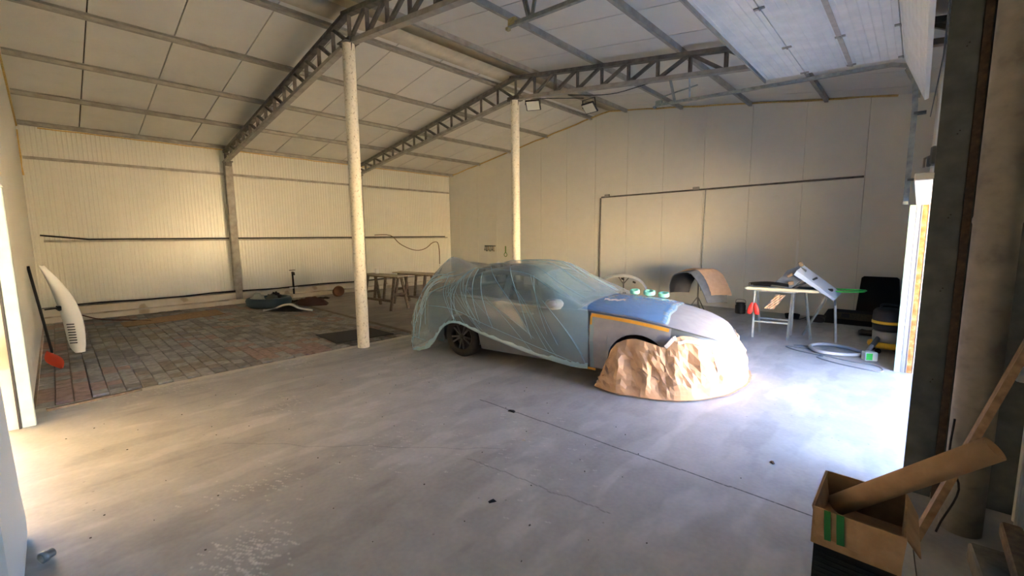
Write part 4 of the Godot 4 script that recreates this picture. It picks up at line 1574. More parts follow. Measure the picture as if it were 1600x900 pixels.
func build_back_parts() -> void:
	var st: SurfaceTool
	var rng := RandomNumberGenerator.new()
	rng.seed = 64
	var grey := mottled([[0.0, Color(0.36, 0.38, 0.40)], [1.0, Color(0.47, 0.49, 0.51)]], 0.5, 1.0, 71)
	# grey bumper with masking paper on a stand
	stand("parts_stand", "dark fork stand holding up the grey bumper", Vector3(-3.70, 0, -10.35), 0.98)
	var b := thing("grey_bumper", "grey primed car bumper with brown masking paper, hung over a stand", "bumper", Vector3(-3.75, 0.4, -10.35))
	var gdv := Vector3(-0.7, 0, 0.714)
	bumper(b, [Vector3(-4.20, 0.52, -10.35), Vector3(-4.17, 0.76, -10.35), Vector3(-4.04, 0.98, -10.35), Vector3(-3.80, 1.08, -10.35), Vector3(-3.56, 1.07, -10.35), Vector3(-3.40, 0.88, -10.35), Vector3(-3.28, 0.62, -10.35), Vector3(-3.20, 0.36, -10.35)], 0.66, grey, mats.black, gdv)
	st = new_st()
	var g := []
	var cn := FastNoiseLite.new()
	cn.seed = 15
	cn.frequency = 3.0
	var pp := curve([Vector3(-4.05, 0.985, 0), Vector3(-3.80, 1.10, 0), Vector3(-3.55, 1.09, 0), Vector3(-3.38, 0.90, 0), Vector3(-3.265, 0.66, 0), Vector3(-3.22, 0.52, 0)], 6)
	for i in pp.size():
		var row := []
		for j in 13:
			var zz := lerpf(-0.28, 0.20, j / 12.0)
			var p: Vector3 = pp[i]
			row.append(Vector3(p.x, p.y - 0.3 * zz * zz, -10.35) + gdv * zz + Vector3(0.4, 0.6, 0).normalized() * (0.012 + 0.035 * absf(cn.get_noise_3d(p.x, p.y, zz))))
		g.append(row)
	grid(st, g)
	pw("masking_paper", st, mats.kraft, b)
	# white bumper on another stand
	stand("parts_stand", "dark fork stand holding up the white bumper", Vector3(-5.95, 0, -10.9), 0.74)
	b = thing("white_bumper", "white car bumper hung over a stand behind the car bonnet", "bumper", Vector3(-5.9, 0.2, -10.9))
	bumper(b, [Vector3(-6.85, 0.25, -10.9), Vector3(-6.76, 0.52, -10.9), Vector3(-6.5, 0.74, -10.9), Vector3(-5.98, 0.83, -10.9), Vector3(-5.52, 0.75, -10.9), Vector3(-5.28, 0.55, -10.9), Vector3(-5.18, 0.24, -10.9)], 0.5, mats.white, mats.black, Vector3(0.5, 0, 0.866))
	for x in [-5.85, -5.5]:
		st = new_st()
		box(st, Vector3(x, 0.72 - (x + 5.85) * 0.2, -10.66), Vector3(0.09, 0.05, 0.03), Basis(Vector3(0, 0, 1), -0.3), 0.008)
		pw("mounting_clip", st, mats.black, b)
	# black canister
	var c := thing("black_canister", "small black canister with a wire handle by the back wall", "canister", Vector3(-3.02, 0, -11.3))
	st = new_st()
	lathe(st, [[0.0, 0.0], [0.11, 0.0], [0.115, 0.02], [0.115, 0.2], [0.095, 0.22], [0.1, 0.24], [0.1, 0.26], [0.0, 0.265]], Transform3D.IDENTITY, 20)
	pl("drum", st, mats.black, c)
	st = new_st()
	tube(st, curve([Vector3(-0.11, 0.22, 0), Vector3(-0.09, 0.33, 0), Vector3(0.09, 0.33, 0), Vector3(0.11, 0.22, 0)], 4), 0.006, 5)
	pl("handle", st, mats.steel, c)
	# ---- trestles
	var t := thing("folding_trestle", "grey folding steel trestle with red gloves hung on its leg", "trestle", Vector3(-1.85, 0, -9.0), 0.0, "folding trestles")
	for q in [[Vector3(-2.11, 0, -8.76), Vector3(-2.15, 0.85, -8.92)], [Vector3(-1.58, 0, -8.90), Vector3(-1.56, 0.85, -8.98)], [Vector3(-2.13, 0, -9.35), Vector3(-2.12, 0.85, -8.99)], [Vector3(-1.62, 0, -9.42), Vector3(-1.55, 0.85, -9.04)]]:
		st = new_st()
		bar(st, q[0], q[1], 0.032, 0.032)
		pw("leg", st, mats.galv, t)
	for q in [[Vector3(-2.12, 0.30, -8.82), Vector3(-1.58, 0.30, -8.93)], [Vector3(-2.13, 0.3, -9.23), Vector3(-1.6, 0.3, -9.28)], [Vector3(-2.18, 0.86, -8.95), Vector3(-1.5, 0.86, -9.0)]]:
		st = new_st()
		bar(st, q[0], q[1], 0.028, 0.028)
		pw("crossbar", st, mats.galv, t)
	t = thing("folding_trestle", "grey folding steel trestle with crossed legs under the green strip", "trestle", Vector3(-1.2, 0, -9.4), 0.0, "folding trestles")
	for q in [[Vector3(-1.46, 0, -9.59), Vector3(-1.06, 0.86, -9.20)], [Vector3(-1.28, 0, -9.21), Vector3(-1.42, 0.86, -9.30)], [Vector3(-0.98, 0, -9.75), Vector3(-0.98, 0.86, -9.25)], [Vector3(-0.92, 0, -9.25), Vector3(-1.0, 0.86, -9.42)]]:
		st = new_st()
		bar(st, q[0], q[1], 0.032, 0.032)
		pw("leg", st, mats.galv, t)
	st = new_st()
	bar(st, Vector3(-1.5, 0.86, -9.26), Vector3(-0.95, 0.86, -9.3), 0.028, 0.028)
	pw("crossbar", st, mats.galv, t)
	# things lying on the trestles
	var y := 0.876
	var s := thing("padded_board", "cream padded board lying across the trestles", "board", Vector3(-1.75, y, -8.98))
	st = new_st()
	box(st, Vector3(0, 0.025, 0), Vector3(1.15, 0.05, 0.16), Basis(Vector3.UP, 0.12), 0.018)
	pl("board", st, flat(Color(0.82, 0.78, 0.66), 0.8), s)
	s = thing("green_strip", "green edged plastic strip sticking out over the trestle", "strip", Vector3(-1.05, y, -9.26))
	st = new_st()
	tube(st, curve([Vector3(-0.4, 0.03, 0.06), Vector3(0.1, 0.03, 0.06), Vector3(0.42, 0.05, 0.04), Vector3(0.46, 0.06, 0.0), Vector3(0.40, 0.07, -0.05), Vector3(-0.4, 0.05, -0.05)], 4), 0.014, 6)
	pl("edge", st, mats.green, s)
	st = new_st()
	box(st, Vector3(-0.02, 0.035, 0.0), Vector3(0.72, 0.02, 0.09), Basis.IDENTITY, 0.006)
	pl("strip", st, flat(Color(0.45, 0.52, 0.42), 0.6), s)
	s = thing("black_trim", "black curved trim piece lying on the padded board", "trim", Vector3(-1.95, 0.93, -9.0))
	st = new_st()
	g = []
	for i in 15:
		var f := i / 14.0
		g.append([Vector3(-0.28 + 0.62 * f, 0.03 + 0.03 * sin(PI * f), 0.10), Vector3(-0.30 + 0.62 * f, 0.075 + 0.03 * sin(PI * f), 0.03), Vector3(-0.30 + 0.62 * f, 0.07 + 0.03 * sin(PI * f), -0.06), Vector3(-0.28 + 0.62 * f, 0.0, -0.12)])
	grid(st, g)
	pl("shell", st, mats.black, s)
	st = new_st()
	tube(st, curve([Vector3(-0.30, 0.02, 0.09), Vector3(-0.32, 0.055, 0.03), Vector3(-0.30, 0.06, -0.05), Vector3(0.0, 0.095, -0.03), Vector3(0.3, 0.06, 0.0)], 4), 0.008, 5)
	pl("tan_lining", st, mats.wood, s)
	s = thing("plastic_cowling", "grey plastic car panel propped up in the heap on the trestles", "car part", Vector3(-1.62, 0.93, -9.05))
	st = new_st()
	var quadp := [Vector2(-0.36, -0.03), Vector2(0.02, 0.0), Vector2(0.2, 0.20), Vector2(0.22, 0.36), Vector2(0.1, 0.43), Vector2(-0.08, 0.33), Vector2(-0.14, 0.22)]
	prism(st, quadp, Vector3(0, 0, 0.03), Vector3(1, 0, 0.1).normalized(), Vector3(0, 0.94, -0.34), Vector3(0.0, -0.012, -0.03))
	pl("shell", st, grey, s)
	st = new_st()
	box(st, Vector3(0.12, 0.43, -0.12), Vector3(0.07, 0.09, 0.05), Basis(Vector3(0, 0, 1), 0.4), 0.012)
	box(st, Vector3(0.02, 0.10, 0.06), Vector3(0.09, 0.07, 0.03), Basis(Vector3(0, 0, 1), 0.2), 0.01)
	box(st, Vector3(0.0, 0.24, 0.03), Vector3(0.11, 0.05, 0.03), Basis(Vector3(0, 0, 1), 0.6), 0.01)
	var cl := pl("clips", st, mats.wood, s)
	cl.set_meta("kind", "stuff")
	s = thing("pale_spoiler", "thin pale blue panel slanting down off the heap on the trestles", "car part", Vector3(-1.3, 0.9, -9.02))
	st = new_st()
	prism(st, [Vector2(-0.22, 0.36), Vector2(0.36, -0.10), Vector2(0.34, -0.13), Vector2(-0.12, 0.19), Vector2(-0.26, 0.28)], Vector3(0, 0, 0.06), Vector3.RIGHT, Vector3.UP, Vector3(0.05, 0.08, -0.32))
	pl("panel", st, flat(Color(0.68, 0.74, 0.82), 0.4), s)
	s = thing("black_fairing", "black plastic part wedged under the pale panel on the trestles", "car part", Vector3(-1.35, 0.9, -9.1))
	st = new_st()
	box(st, Vector3(0.05, 0.03, -0.06), Vector3(0.6, 0.05, 0.2), Basis(Vector3.UP, 0.1), 0.015)
	bar(st, Vector3(-0.2, 0.05, 0.04), Vector3(0.12, 0.24, 0.0), 0.12, 0.03)
	pl("shell", st, mats.black, s)
	s = thing("masking_roll", "tan crumpled paper hanging from the trestle under the grey panel", "paper", Vector3(-1.95, 0.6, -8.86))
	st = new_st()
	g = []
	for i in 9:
		var row := []
		for j in 6:
			row.append(Vector3(0.16 + (i - 8) * 0.022 + j * 0.03, 0.22 - (8 - i) * 0.034, 0.02 * sin(i * 1.7 + j * 2.3)))
		g.append(row)
	grid(st, g, -1)
	pl("sheet", st, mats.kraft, s)
	s = thing("work_gloves", "pair of red work gloves hung on the trestle leg", "gloves", Vector3(-2.13, 0.55, -8.80))
	for q in [-1, 1]:
		st = new_st()
		lathe(st, [[0.0, -0.13], [0.035, -0.12], [0.048, -0.06], [0.04, 0.02], [0.025, 0.08], [0.012, 0.10], [0.0, 0.10]], Transform3D(Basis(Vector3(0, 0, 1), 0.22 * q) * Basis.from_scale(Vector3(1, 1, 0.55)), Vector3(0.045 * q, 0, 0.01)), 12)
		tube(st, [Vector3(0.045 * q, -0.02, 0.01), Vector3(0.10 * q, -0.09, 0.015)], 0.014, 6)
		pl("glove", st, mats.red, s)
	# tools on the floor behind
	s = thing("floor_sander", "dark power sander lying on the floor behind the crossed trestle", "tool", Vector3(-1.5, 0, -11.2))
	st = new_st()
	box(st, Vector3(0, 0.06, 0), Vector3(0.34, 0.12, 0.16), Basis.IDENTITY, 0.03)
	box(st, Vector3(0.1, 0.13, 0), Vector3(0.16, 0.07, 0.1), Basis.IDENTITY, 0.02)
	pl("body", st, flat(Color(0.14, 0.12, 0.12), 0.6), s)
	st = new_st()
	tube(st, curve([Vector3(-0.16, 0.08, 0), Vector3(-0.28, 0.03, 0.05), Vector3(-0.4, 0.012, -0.05)], 4), 0.01, 5)
	pl("cord", st, mats.black, s)
	s = thing("rubber_bucket", "low black rubber tray on the floor behind the trestles", "tray", Vector3(-1.95, 0, -11.35))
	st = new_st()
	lathe(st, [[0.0, 0.01], [0.12, 0.01], [0.14, 0.1], [0.15, 0.1], [0.13, 0.0], [0.0, 0.0]], Transform3D.IDENTITY, 18)
	pl("tray", st, mats.rubber, s)
	# undertray and dark board at the back wall
	s = thing("dark_board", "matt black board leaning upright against the back wall", "board", Vector3(-0.55, 0.0, WB + 0.19))
	st = new_st()
	prism(st, [Vector2(-0.33, 0.0), Vector2(0.43, 0.0), Vector2(0.34, 0.97), Vector2(0.30, 1.005), Vector2(-0.23, 1.005), Vector2(-0.27, 0.97)], Vector3.ZERO, Vector3.RIGHT, Vector3(0, 0.985, -0.12), Vector3(0, 0, 0.03))
	pl("board", st, flat(Color(0.012, 0.012, 0.013), 0.9), s)
	s = thing("undertray", "black plastic car undertray with brown insulation lying at the back wall", "car part", Vector3(-0.75, 0, WB + 0.38))
	st = new_st()
	g = []
	for i in 15:
		var f := i / 14.0
		var x := lerpf(-0.68, 0.7, f)
		var hh := 0.27 if i > 1 else 0.05 + 0.2 * i
		g.append([Vector3(x, 0.0, 0.30), Vector3(x, 0.035, 0.28), Vector3(x, 0.05, 0.05), Vector3(x, hh * 0.8, 0.0), Vector3(x, hh, -0.05)])
	grid(st, g)
	pl("shell", st, mats.black, s)
	st = new_st()
	box(st, Vector3(0.02, 0.145, 0.045), Vector3(0.98, 0.15, 0.02), Basis(Vector3(1, 0, 0), -0.2), 0.006)
	pl("insulation", st, mottled([[0.0, Color(0.20, 0.17, 0.13)], [1.0, Color(0.36, 0.31, 0.24)]], 0.9, 4.0, 72), s)
	for x in [-0.26, 0.36]:
		st = new_st()
		box(st, Vector3(x, 0.15, 0.062), Vector3(0.14, 0.09, 0.02), Basis(Vector3(1, 0, 0), -0.2), 0.006)
		pl("patch", st, mats.black, s)
	s = thing("work_shoes", "black shoe lying on the floor by the vacuum cleaner", "shoe", Vector3(-0.52, 0, -10.3))
	st = new_st()
	lathe(st, [[0.0, -0.16], [0.05, -0.14], [0.06, -0.04], [0.05, 0.05], [0.065, 0.12], [0.04, 0.17], [0.0, 0.18]], Transform3D(Basis(Vector3(0, 0, 1), PI / 2) * Basis.from_scale(Vector3(0.9, 1, 1)), Vector3(0, 0.055, 0)), 14)
	box(st, Vector3(0.08, 0.10, 0), Vector3(0.12, 0.09, 0.09), Basis.IDENTITY, 0.025)
	pl("upper", st, mats.black, s)
	st = new_st()
	box(st, Vector3(0, 0.012, 0), Vector3(0.32, 0.024, 0.11), Basis.IDENTITY, 0.008)
	pl("sole", st, mats.rubber, s)
	# ---- wet and dry vacuum cleaner
	var v := thing("vacuum_cleaner", "black and yellow workshop vacuum cleaner beside the gate jamb", "vacuum cleaner", Vector3(-0.24, 0, -9.0))
	st = new_st()
	lathe(st, [[0.0, 0.17], [0.17, 0.17], [0.185, 0.2], [0.19, 0.34], [0.175, 0.36], [0.0, 0.36]], Transform3D.IDENTITY, 28)
	pl("tank", st, flat(Color(0.55, 0.56, 0.55), 0.35, 0.5), v)
	st = new_st()
	lathe(st, [[0.19, 0.10], [0.235, 0.10], [0.245, 0.13], [0.235, 0.17], [0.18, 0.18]], Transform3D.IDENTITY, 28)
	lathe(st, [[0.0, 0.08], [0.2, 0.085], [0.235, 0.10]], Transform3D.IDENTITY, 28)
	pl("bumper_ring", st, mats.yellow, v)
	st = new_st()
	lathe(st, [[0.175, 0.36], [0.195, 0.38], [0.2, 0.46], [0.19, 0.47]], Transform3D.IDENTITY, 28)
	pl("filter_ring", st, mats.black, v)
	st = new_st()
	lathe(st, [[0.2, 0.52], [0.205, 0.56], [0.20, 0.66], [0.17, 0.705], [0.0, 0.72]], Transform3D.IDENTITY, 28)
	pl("motor_head", st, mats.black, v)
	st = new_st()
	lathe(st, [[0.19, 0.47], [0.21, 0.475], [0.21, 0.515], [0.20, 0.52]], Transform3D.IDENTITY, 28)
	pl("yellow_band", st, mats.yellow, v)
	st = new_st()
	tube(st, curve([Vector3(-0.1, 0.70, 0), Vector3(-0.09, 0.77, 0), Vector3(0.09, 0.77, 0), Vector3(0.1, 0.70, 0)], 4), 0.016, 8)
	pl("handle", st, mats.black, v)
	for i in 4:
		st = new_st()
		var a := TAU * i / 4 + 0.5
		lathe(st, [[0.0, -0.015], [0.04, -0.015], [0.04, 0.015], [0.0, 0.015]], Transform3D(Basis(Vector3(1, 0, 0), PI / 2), Vector3(cos(a) * 0.19, 0.04, sin(a) * 0.19)), 12)
		pl("castor", st, mats.black, v)
	st = new_st()
	var hose := curve([Vector3(-0.32, 0.28, -8.95), Vector3(-0.38, 0.18, -8.75), Vector3(-0.46, 0.06, -8.5), Vector3(-0.62, 0.035, -8.3), Vector3(-0.95, 0.035, -8.2), Vector3(-1.12, 0.035, -8.35), Vector3(-1.18, 0.035, -8.62), Vector3(-1.02, 0.035, -8.85), Vector3(-0.75, 0.035, -8.82), Vector3(-0.52, 0.035, -8.66)], 8)
	tube(st, hose, 0.028, 10)
	pw("hose", st, mats.greyhose, v)
	st = new_st()
	tube(st, [Vector3(-0.31, 0.30, -8.97), Vector3(-0.40, 0.14, -8.68)], 0.036, 10)
	pw("hose_cuff", st, flat(Color(0.34, 0.36, 0.38), 0.5), v)
	var cord := thing("power_cord", "thin grey power cord snaking over the floor in front of the trestles", "cord", Vector3(-0.9, 0, -7.9))
	st = new_st()
	tube(st, curve([Vector3(-1.42, 0.008, -8.55), Vector3(-1.2, 0.008, -8.62), Vector3(-1.16, 0.008, -8.42), Vector3(-1.5, 0.008, -8.4), Vector3(-1.32, 0.008, -8.2), Vector3(-0.95, 0.008, -8.05), Vector3(-1.0, 0.008, -7.92), Vector3(-0.7, 0.008, -7.72), Vector3(-0.3, 0.008, -7.62), Vector3(-0.22, 0.008, -7.72), Vector3(-0.3, 0.008, -7.95), Vector3(-0.6, 0.008, -7.98), Vector3(-1.0, 0.008, -8.12)], 6), 0.008, 6)
	pw("lead", st, flat(Color(0.42, 0.44, 0.46), 0.6), cord)
	s = thing("small_carton", "small green and white carton on the floor by the vacuum hose", "carton", Vector3(-0.40, 0, -8.28), 0.5)
	st = new_st()
	box(st, Vector3(0, 0.065, 0), Vector3(0.16, 0.13, 0.12), Basis.IDENTITY, 0.006)
	pl("box", st, flat(Color(0.80, 0.86, 0.84), 0.6), s)
	st = new_st()
	box(st, Vector3(-0.03, 0.065, 0.061), Vector3(0.08, 0.10, 0.003))
	pl("green_print", st, mats.green, s)
	st = new_st()
	box(st, Vector3(0.081, 0.065, 0.0), Vector3(0.003, 0.09, 0.08))
	pl("blue_print", st, flat(Color(0.3, 0.45, 0.75), 0.6), s)

# ================================================================ along the corrugated wall and the far left
func build_left_clutter() -> void:
	var st: SurfaceTool
	# wooden trestles with pale boards
	for q in [[Vector3(-10.53, 0, -6.1), "brown wooden trestle under the pale board beside the pipe column"], [Vector3(-10.42, 0, -7.0), "brown wooden trestle further from the column under the second pale board"]]:
		var t := thing("wooden_trestle", q[1], "trestle", q[0], 0.12, "wooden trestles")
		for x in [-0.6, 0.6]:
			for z in [-0.22, 0.22]:
				st = new_st()
				bar(st, Vector3(x, 0, z * 1.3), Vector3(x * 0.94, 0.88, z * 0.5), 0.07, 0.05)
				pl("leg", st, mats.greywood, t)
			st = new_st()
			bar(st, Vector3(x * 0.97, 0.42, -0.22), Vector3(x * 0.97, 0.42, 0.22), 0.06, 0.05)
			pl("brace", st, mats.greywood, t)
		for x in [-0.2, 0.2]:
			st = new_st()
			bar(st, Vector3(x, 0.25, 0.2), Vector3(x, 0.85, 0.12), 0.06, 0.04)
			pl("slat", st, mats.greywood, t)
		st = new_st()
		bar(st, Vector3(-0.58, 0.25, 0.22), Vector3(0.58, 0.25, 0.22), 0.05, 0.06)
		pl("brace", st, mats.greywood, t)
		st = new_st()
		box(st, Vector3(0, 0.86, 0), Vector3(1.25, 0.05, 0.12), Basis.IDENTITY, 0.006)
		pl("beam", st, mats.wood, t)
	var b := thing("pale_board", "pale wooden board lying on the trestle beside the pipe column", "board", Vector3(-10.5, 0.886, -6.1), 0.12, "boards on the wooden trestles")
	st = new_st()
	box(st, Vector3(0, 0.016, 0), Vector3(1.5, 0.032, 0.36), Basis.IDENTITY, 0.006)
	pl("board", st, flat(Color(0.82, 0.76, 0.64), 0.7), b)
	b = thing("pale_board", "pale wooden board lying on the trestle further from the column", "board", Vector3(-10.3, 0.886, -7.0), 0.16, "boards on the wooden trestles")
	st = new_st()
	box(st, Vector3(0, 0.016, 0), Vector3(1.7, 0.032, 0.36), Basis.IDENTITY, 0.006)
	pl("board", st, flat(Color(0.78, 0.73, 0.62), 0.7), b)
	b = thing("paper_scrap", "curled dark scrap hanging off the far pale board", "scrap", Vector3(-9.55, 0.92, -7.1))
	st = new_st()
	var g := []
	for i in 9:
		g.append([Vector3(i * 0.03, 0.0 + 0.07 * sin(i * 0.5), 0.05), Vector3(i * 0.032, -0.02 + 0.06 * sin(i * 0.5 + 0.4), -0.05)])
	grid(st, g)
	pl("scrap", st, mats.greywood, b)
	b = thing("white_jar", "small white jar standing on the pale board by the column", "jar", Vector3(-10.95, 0.918, -6.12))
	st = new_st()
	lathe(st, [[0.0, 0.0], [0.05, 0.0], [0.052, 0.1], [0.04, 0.115], [0.04, 0.13], [0.0, 0.13]], Transform3D.IDENTITY, 14)
	pl("jar", st, mats.white, b)
	# rubber mat
	var m := thing("rubber_mat", "dark rubber mat lying on the floor at the foot of the column", "mat", Vector3(-7.93, 0, -3.88))
	st = new_st()
	prism(st, [Vector2(0.54, -0.55), Vector2(0.42, 0.55), Vector2(-0.55, 0.52), Vector2(-0.33, -0.53)], Vector3(0, 0.018, 0), Vector3.RIGHT, Vector3(0, 0, -1) * -1.0, Vector3(0, 0.012, 0))
	pl("mat", st, flat(Color(0.20, 0.20, 0.20), 0.8), m)
	# blue tub with rags
	var t := thing("blue_tub", "low round blue plastic tub full of rags by the wall post", "tub", Vector3(-13.3, 0, -4.05))
	st = new_st()
	lathe(st, [[0.0, 0.012], [0.48, 0.01], [0.56, 0.08], [0.58, 0.2], [0.55, 0.26], [0.47, 0.27], [0.45, 0.2], [0.0, 0.14]], Transform3D.IDENTITY, 30)
	pl("tub", st, flat(Color(0.24, 0.32, 0.36), 0.55), t)
	for i in 3:
		var r := thing("rag", ["grey rag heaped in the blue tub", "pale rag lying over the rim of the blue tub", "dark rag at the back of the blue tub", "green grey rag crumpled in the blue tub", "black rag on top of the blue tub"][i], "rag", Vector3(-13.3 + [0.26, -0.1, -0.2][i], 0.17, -4.05 + [0.0, 0.26, -0.24][i]), i * 1.3, "rags in the tub")
		st = new_st()
		var nz := FastNoiseLite.new()
		nz.seed = 100 + i
		nz.frequency = 4.0
		g = []
		for a in 10:
			var row := []
			for c in 13:
				var th := TAU * c / 12.0
				var rr := 0.15 * sin(PI * 0.5 * a / 9.0 + 0.02)
				var p := Vector3(cos(th) * rr * 1.25, 0.2 * cos(PI * 0.5 * a / 9.0), sin(th) * rr)
				var q := nz.get_noise_3d(cos(th), a * 0.12, sin(th))
				row.append(p * (1.0 + 0.5 * q))
			g.append(row)
		grid(st, g)
		pl("cloth", st, flat([Color(0.42, 0.42, 0.38), Color(0.72, 0.72, 0.66), Color(0.22, 0.20, 0.19), Color(0.35, 0.38, 0.35), Color(0.10, 0.10, 0.10)][i], 0.95), r)
	# scrap trims in front of the tub
	var s := thing("bent_trim", "bent white and black car trim lying on the pavers by the tub", "car part", Vector3(-11.95, 0, -4.0))
	st = new_st()
	tube(st, curve([Vector3(-0.55, 0.03, 0.35), Vector3(-0.3, 0.06, 0.2), Vector3(-0.05, 0.17, 0.05), Vector3(0.15, 0.2, -0.1), Vector3(0.3, 0.1, -0.25), Vector3(0.5, 0.03, -0.5)], 5), 0.028, 7)
	pl("white_edge", st, mats.white, s)
	st = new_st()
	g = []
	for i in 13:
		var f := i / 12.0
		g.append([Vector3(lerpf(-0.4, 0.4, f), 0.02, lerpf(0.4, -0.25, f)), Vector3(lerpf(-0.35, 0.4, f), 0.03 + 0.14 * sin(PI * f), lerpf(0.24, -0.3, f)), Vector3(lerpf(-0.3, 0.45, f), 0.02 + 0.1 * sin(PI * f), lerpf(0.1, -0.42, f))])
	grid(st, g)
	pl("black_shell", st, mats.black, s)
	s = thing("brown_sack", "crumpled reddish brown sack lying beside the blue tub", "sack", Vector3(-12.75, 0, -5.0), 0.4)
	st = new_st()
	var nz2 := FastNoiseLite.new()
	nz2.seed = 55
	nz2.frequency = 2.2
	g = []
	for a in 9:
		var row := []
		for c in 17:
			var th := TAU * c / 16.0
			var rr := 0.36 * sin(PI * 0.5 * a / 8.0 + 0.01)
			row.append(Vector3(cos(th) * rr * 1.4, 0.2 * cos(PI * 0.5 * a / 8.0), sin(th) * rr * 0.8) * (1.0 + 0.4 * nz2.get_noise_3d(cos(th), a * 0.2, sin(th))))
		g.append(row)
	grid(st, g)
	pl("cloth", st, flat(Color(0.36, 0.25, 0.20), 0.95), s)
	s = thing("leaf_litter", "dark strip of dirt and rubble lying along the foot of the plinth", "rubble", Vector3(-13.75, 0, -5.15))
	s.set_meta("kind", "stuff")
	st = new_st()
	var rng := RandomNumberGenerator.new()
	rng.seed = 91
	for i in 220:
		var p := Vector3(rng.randfn(0, 0.1), 0.012, rng.randf_range(-0.75, 0.75))
		box(st, p, Vector3(rng.randf_range(0.02, 0.08), rng.randf_range(0.015, 0.05), rng.randf_range(0.02, 0.09)), Basis(Vector3.UP, rng.randf() * TAU))
	pl("bits", st, flat(Color(0.24, 0.20, 0.16), 0.95), s)
	s = thing("clay_pot", "round terracotta pot lying at the foot of the plinth", "pot", Vector3(-13.75, 0.0, -6.25))
	st = new_st()
	lathe(st, [[0.0, -0.15], [0.13, -0.15], [0.15, -0.1], [0.155, 0.12], [0.17, 0.13], [0.17, 0.17], [0.14, 0.17], [0.13, -0.1], [0.0, -0.12]], Transform3D(Basis(Vector3(0, 0, 1), -PI / 2 + 0.25) * Basis(Vector3(1, 0, 0), 0.2), Vector3(0, 0.17, 0)), 22)
	pl("pot", st, mats.terracotta, s)
	# standpipe with tap
	s = thing("water_standpipe", "short black standpipe with a tap in front of the corrugated wall", "tap", Vector3(-14.63, 0.13, -5.2))
	st = new_st()
	tube(st, [Vector3(0, 0.0, 0), Vector3(0.0, 0.32, 0), Vector3(-0.02, 0.72, 0)], 0.03, 8)
	pl("pipe", st, mats.rubber, s)
	st = new_st()
	tube(st, [Vector3(-0.02, 0.68, 0), Vector3(0.10, 0.70, 0), Vector3(0.13, 0.62, 0)], 0.025, 7)
	bar(st, Vector3(-0.02, 0.77, -0.09), Vector3(-0.02, 0.77, 0.09), 0.03, 0.02)
	pl("tap", st, mats.rust, s)
	st = new_st()
	box(st, Vector3(0.0, 0.2, 0), Vector3(0.05, 0.05, 0.26), Basis.IDENTITY, 0.01)
	pl("clamp", st, mats.white, s)
	# cable on the plinth
	s = thing("plinth_cable", "dark cable lying along the plinth of the corrugated wall", "cable", Vector3(-14.7, 0.35, -6))
	st = new_st()
	var pts := []
	for i in 26:
		var z := lerpf(0.1, -8.6, i / 25.0)
		pts.append(Vector3(-14.74 + 0.03 * sin(i * 1.9), 0.362 + 0.015 * sin(i * 0.8), z))
	tube(st, pts, 0.018, 6)
	pw("lead", st, mats.rubber, s)
	s = thing("floor_cable", "thin red brown cable drooping from the leaning bumper to the floor", "cable", Vector3(-13, 0, -0.4))
	st = new_st()
	tube(st, curve([Vector3(-14.3, 0.35, 0.1), Vector3(-14.2, 0.22, -0.2), Vector3(-13.9, 0.06, -0.6), Vector3(-13.5, 0.02, -1.1), Vector3(-13.0, 0.02, -1.4)], 5), 0.014, 6)
	pw("lead", st, flat(Color(0.33, 0.18, 0.12), 0.7), s)
	# flattened cardboard on the pavers
	s = thing("cardboard_strip", "long strip of flattened cardboard lying on the pavers by the plinth", "cardboard", Vector3(-13.15, 0.0, -1.85))
	st = new_st()
	prism(st, [Vector2(0.62, -0.95), Vector2(0.42, 0.98), Vector2(-0.62, 1.0), Vector2(-0.1, -0.97)], Vector3(0, 0.012, 0), Vector3.RIGHT, Vector3(0, 0, -1), Vector3(0, 0.012, 0))
	pl("sheet", st, mats.card, s)
	# white bumper leaning on the end wall
	s = thing("leaning_bumper", "long white bumper with a black vent leaning upright in the corner", "bumper", Vector3(-10.4, 0, 0.0))
	st = new_st()
	var back := new_st()
	g = []
	var g2 := []
	for i in 33:
		var f := i / 32.0
		var y := 1.52 * f
		var c := Vector3(0.38 * f, y, lerpf(-0.03, 0.27, pow(f, 0.7)) - 0.12 * sin(PI * f))
		var w := tab([[0.0, 0.07], [0.08, 0.11], [0.35, 0.135], [0.6, 0.125], [0.85, 0.075], [1.0, 0.02]], f)
		var row := []
		var row2 := []
		for j in 9:
			var a := -1.0 + j / 4.0
			var side := Vector3(0.5, 0.0, -0.86) * a * w + Vector3(0, 0, -0.12)
			row.append(c + side + Vector3(0.86, 0, 0.5) * (0.07 * (1.0 - a * a) + 0.02))
			row2.append(c + side * Vector3(1, 1, 1))
		g.append(row)
		g2.append(row2)
	grid(st, g)
	flat_group(st)
	for i in 32:
		for j in [0, 8]:
			quad(st, g[i][j], g[i + 1][j], g2[i + 1][j], g2[i][j])
	pl("shell", st, mats.white, s)
	grid(back, g2)
	pl("inner_skin", back, mats.black, s)
	for i in 8:
		st = new_st()
		var p: Vector3 = g[4 + i][4]
		box(st, p + Vector3(0.004, 0, 0.002), Vector3(0.012, 0.016, 0.10), Basis(Vector3.UP, -0.52))
		pl("vent_slot", st, mats.black, s)
	st = new_st()
	box(st, Vector3(0.05, 0.0, 0.0) + g[17][1], Vector3(0.12, 0.05, 0.05), Basis(Vector3(0, 0, 1), 0.5), 0.01)
	bar(st, g[17][1], g[17][1] + Vector3(-0.22, -0.03, 0.16), 0.03, 0.02)
	pl("bracket", st, mats.black, s)
	s = thing("dark_batten", "dark batten standing against the end wall behind the white bumper", "batten", Vector3(-10.9, 0, 0.24))
	st = new_st()
	bar(st, Vector3(0.2, 0.02, -0.05), Vector3(1.0, 1.5, 0.06), 0.10, 0.03, Vector3(0, 0, 1))
	pl("panel", st, mats.rubber, s)
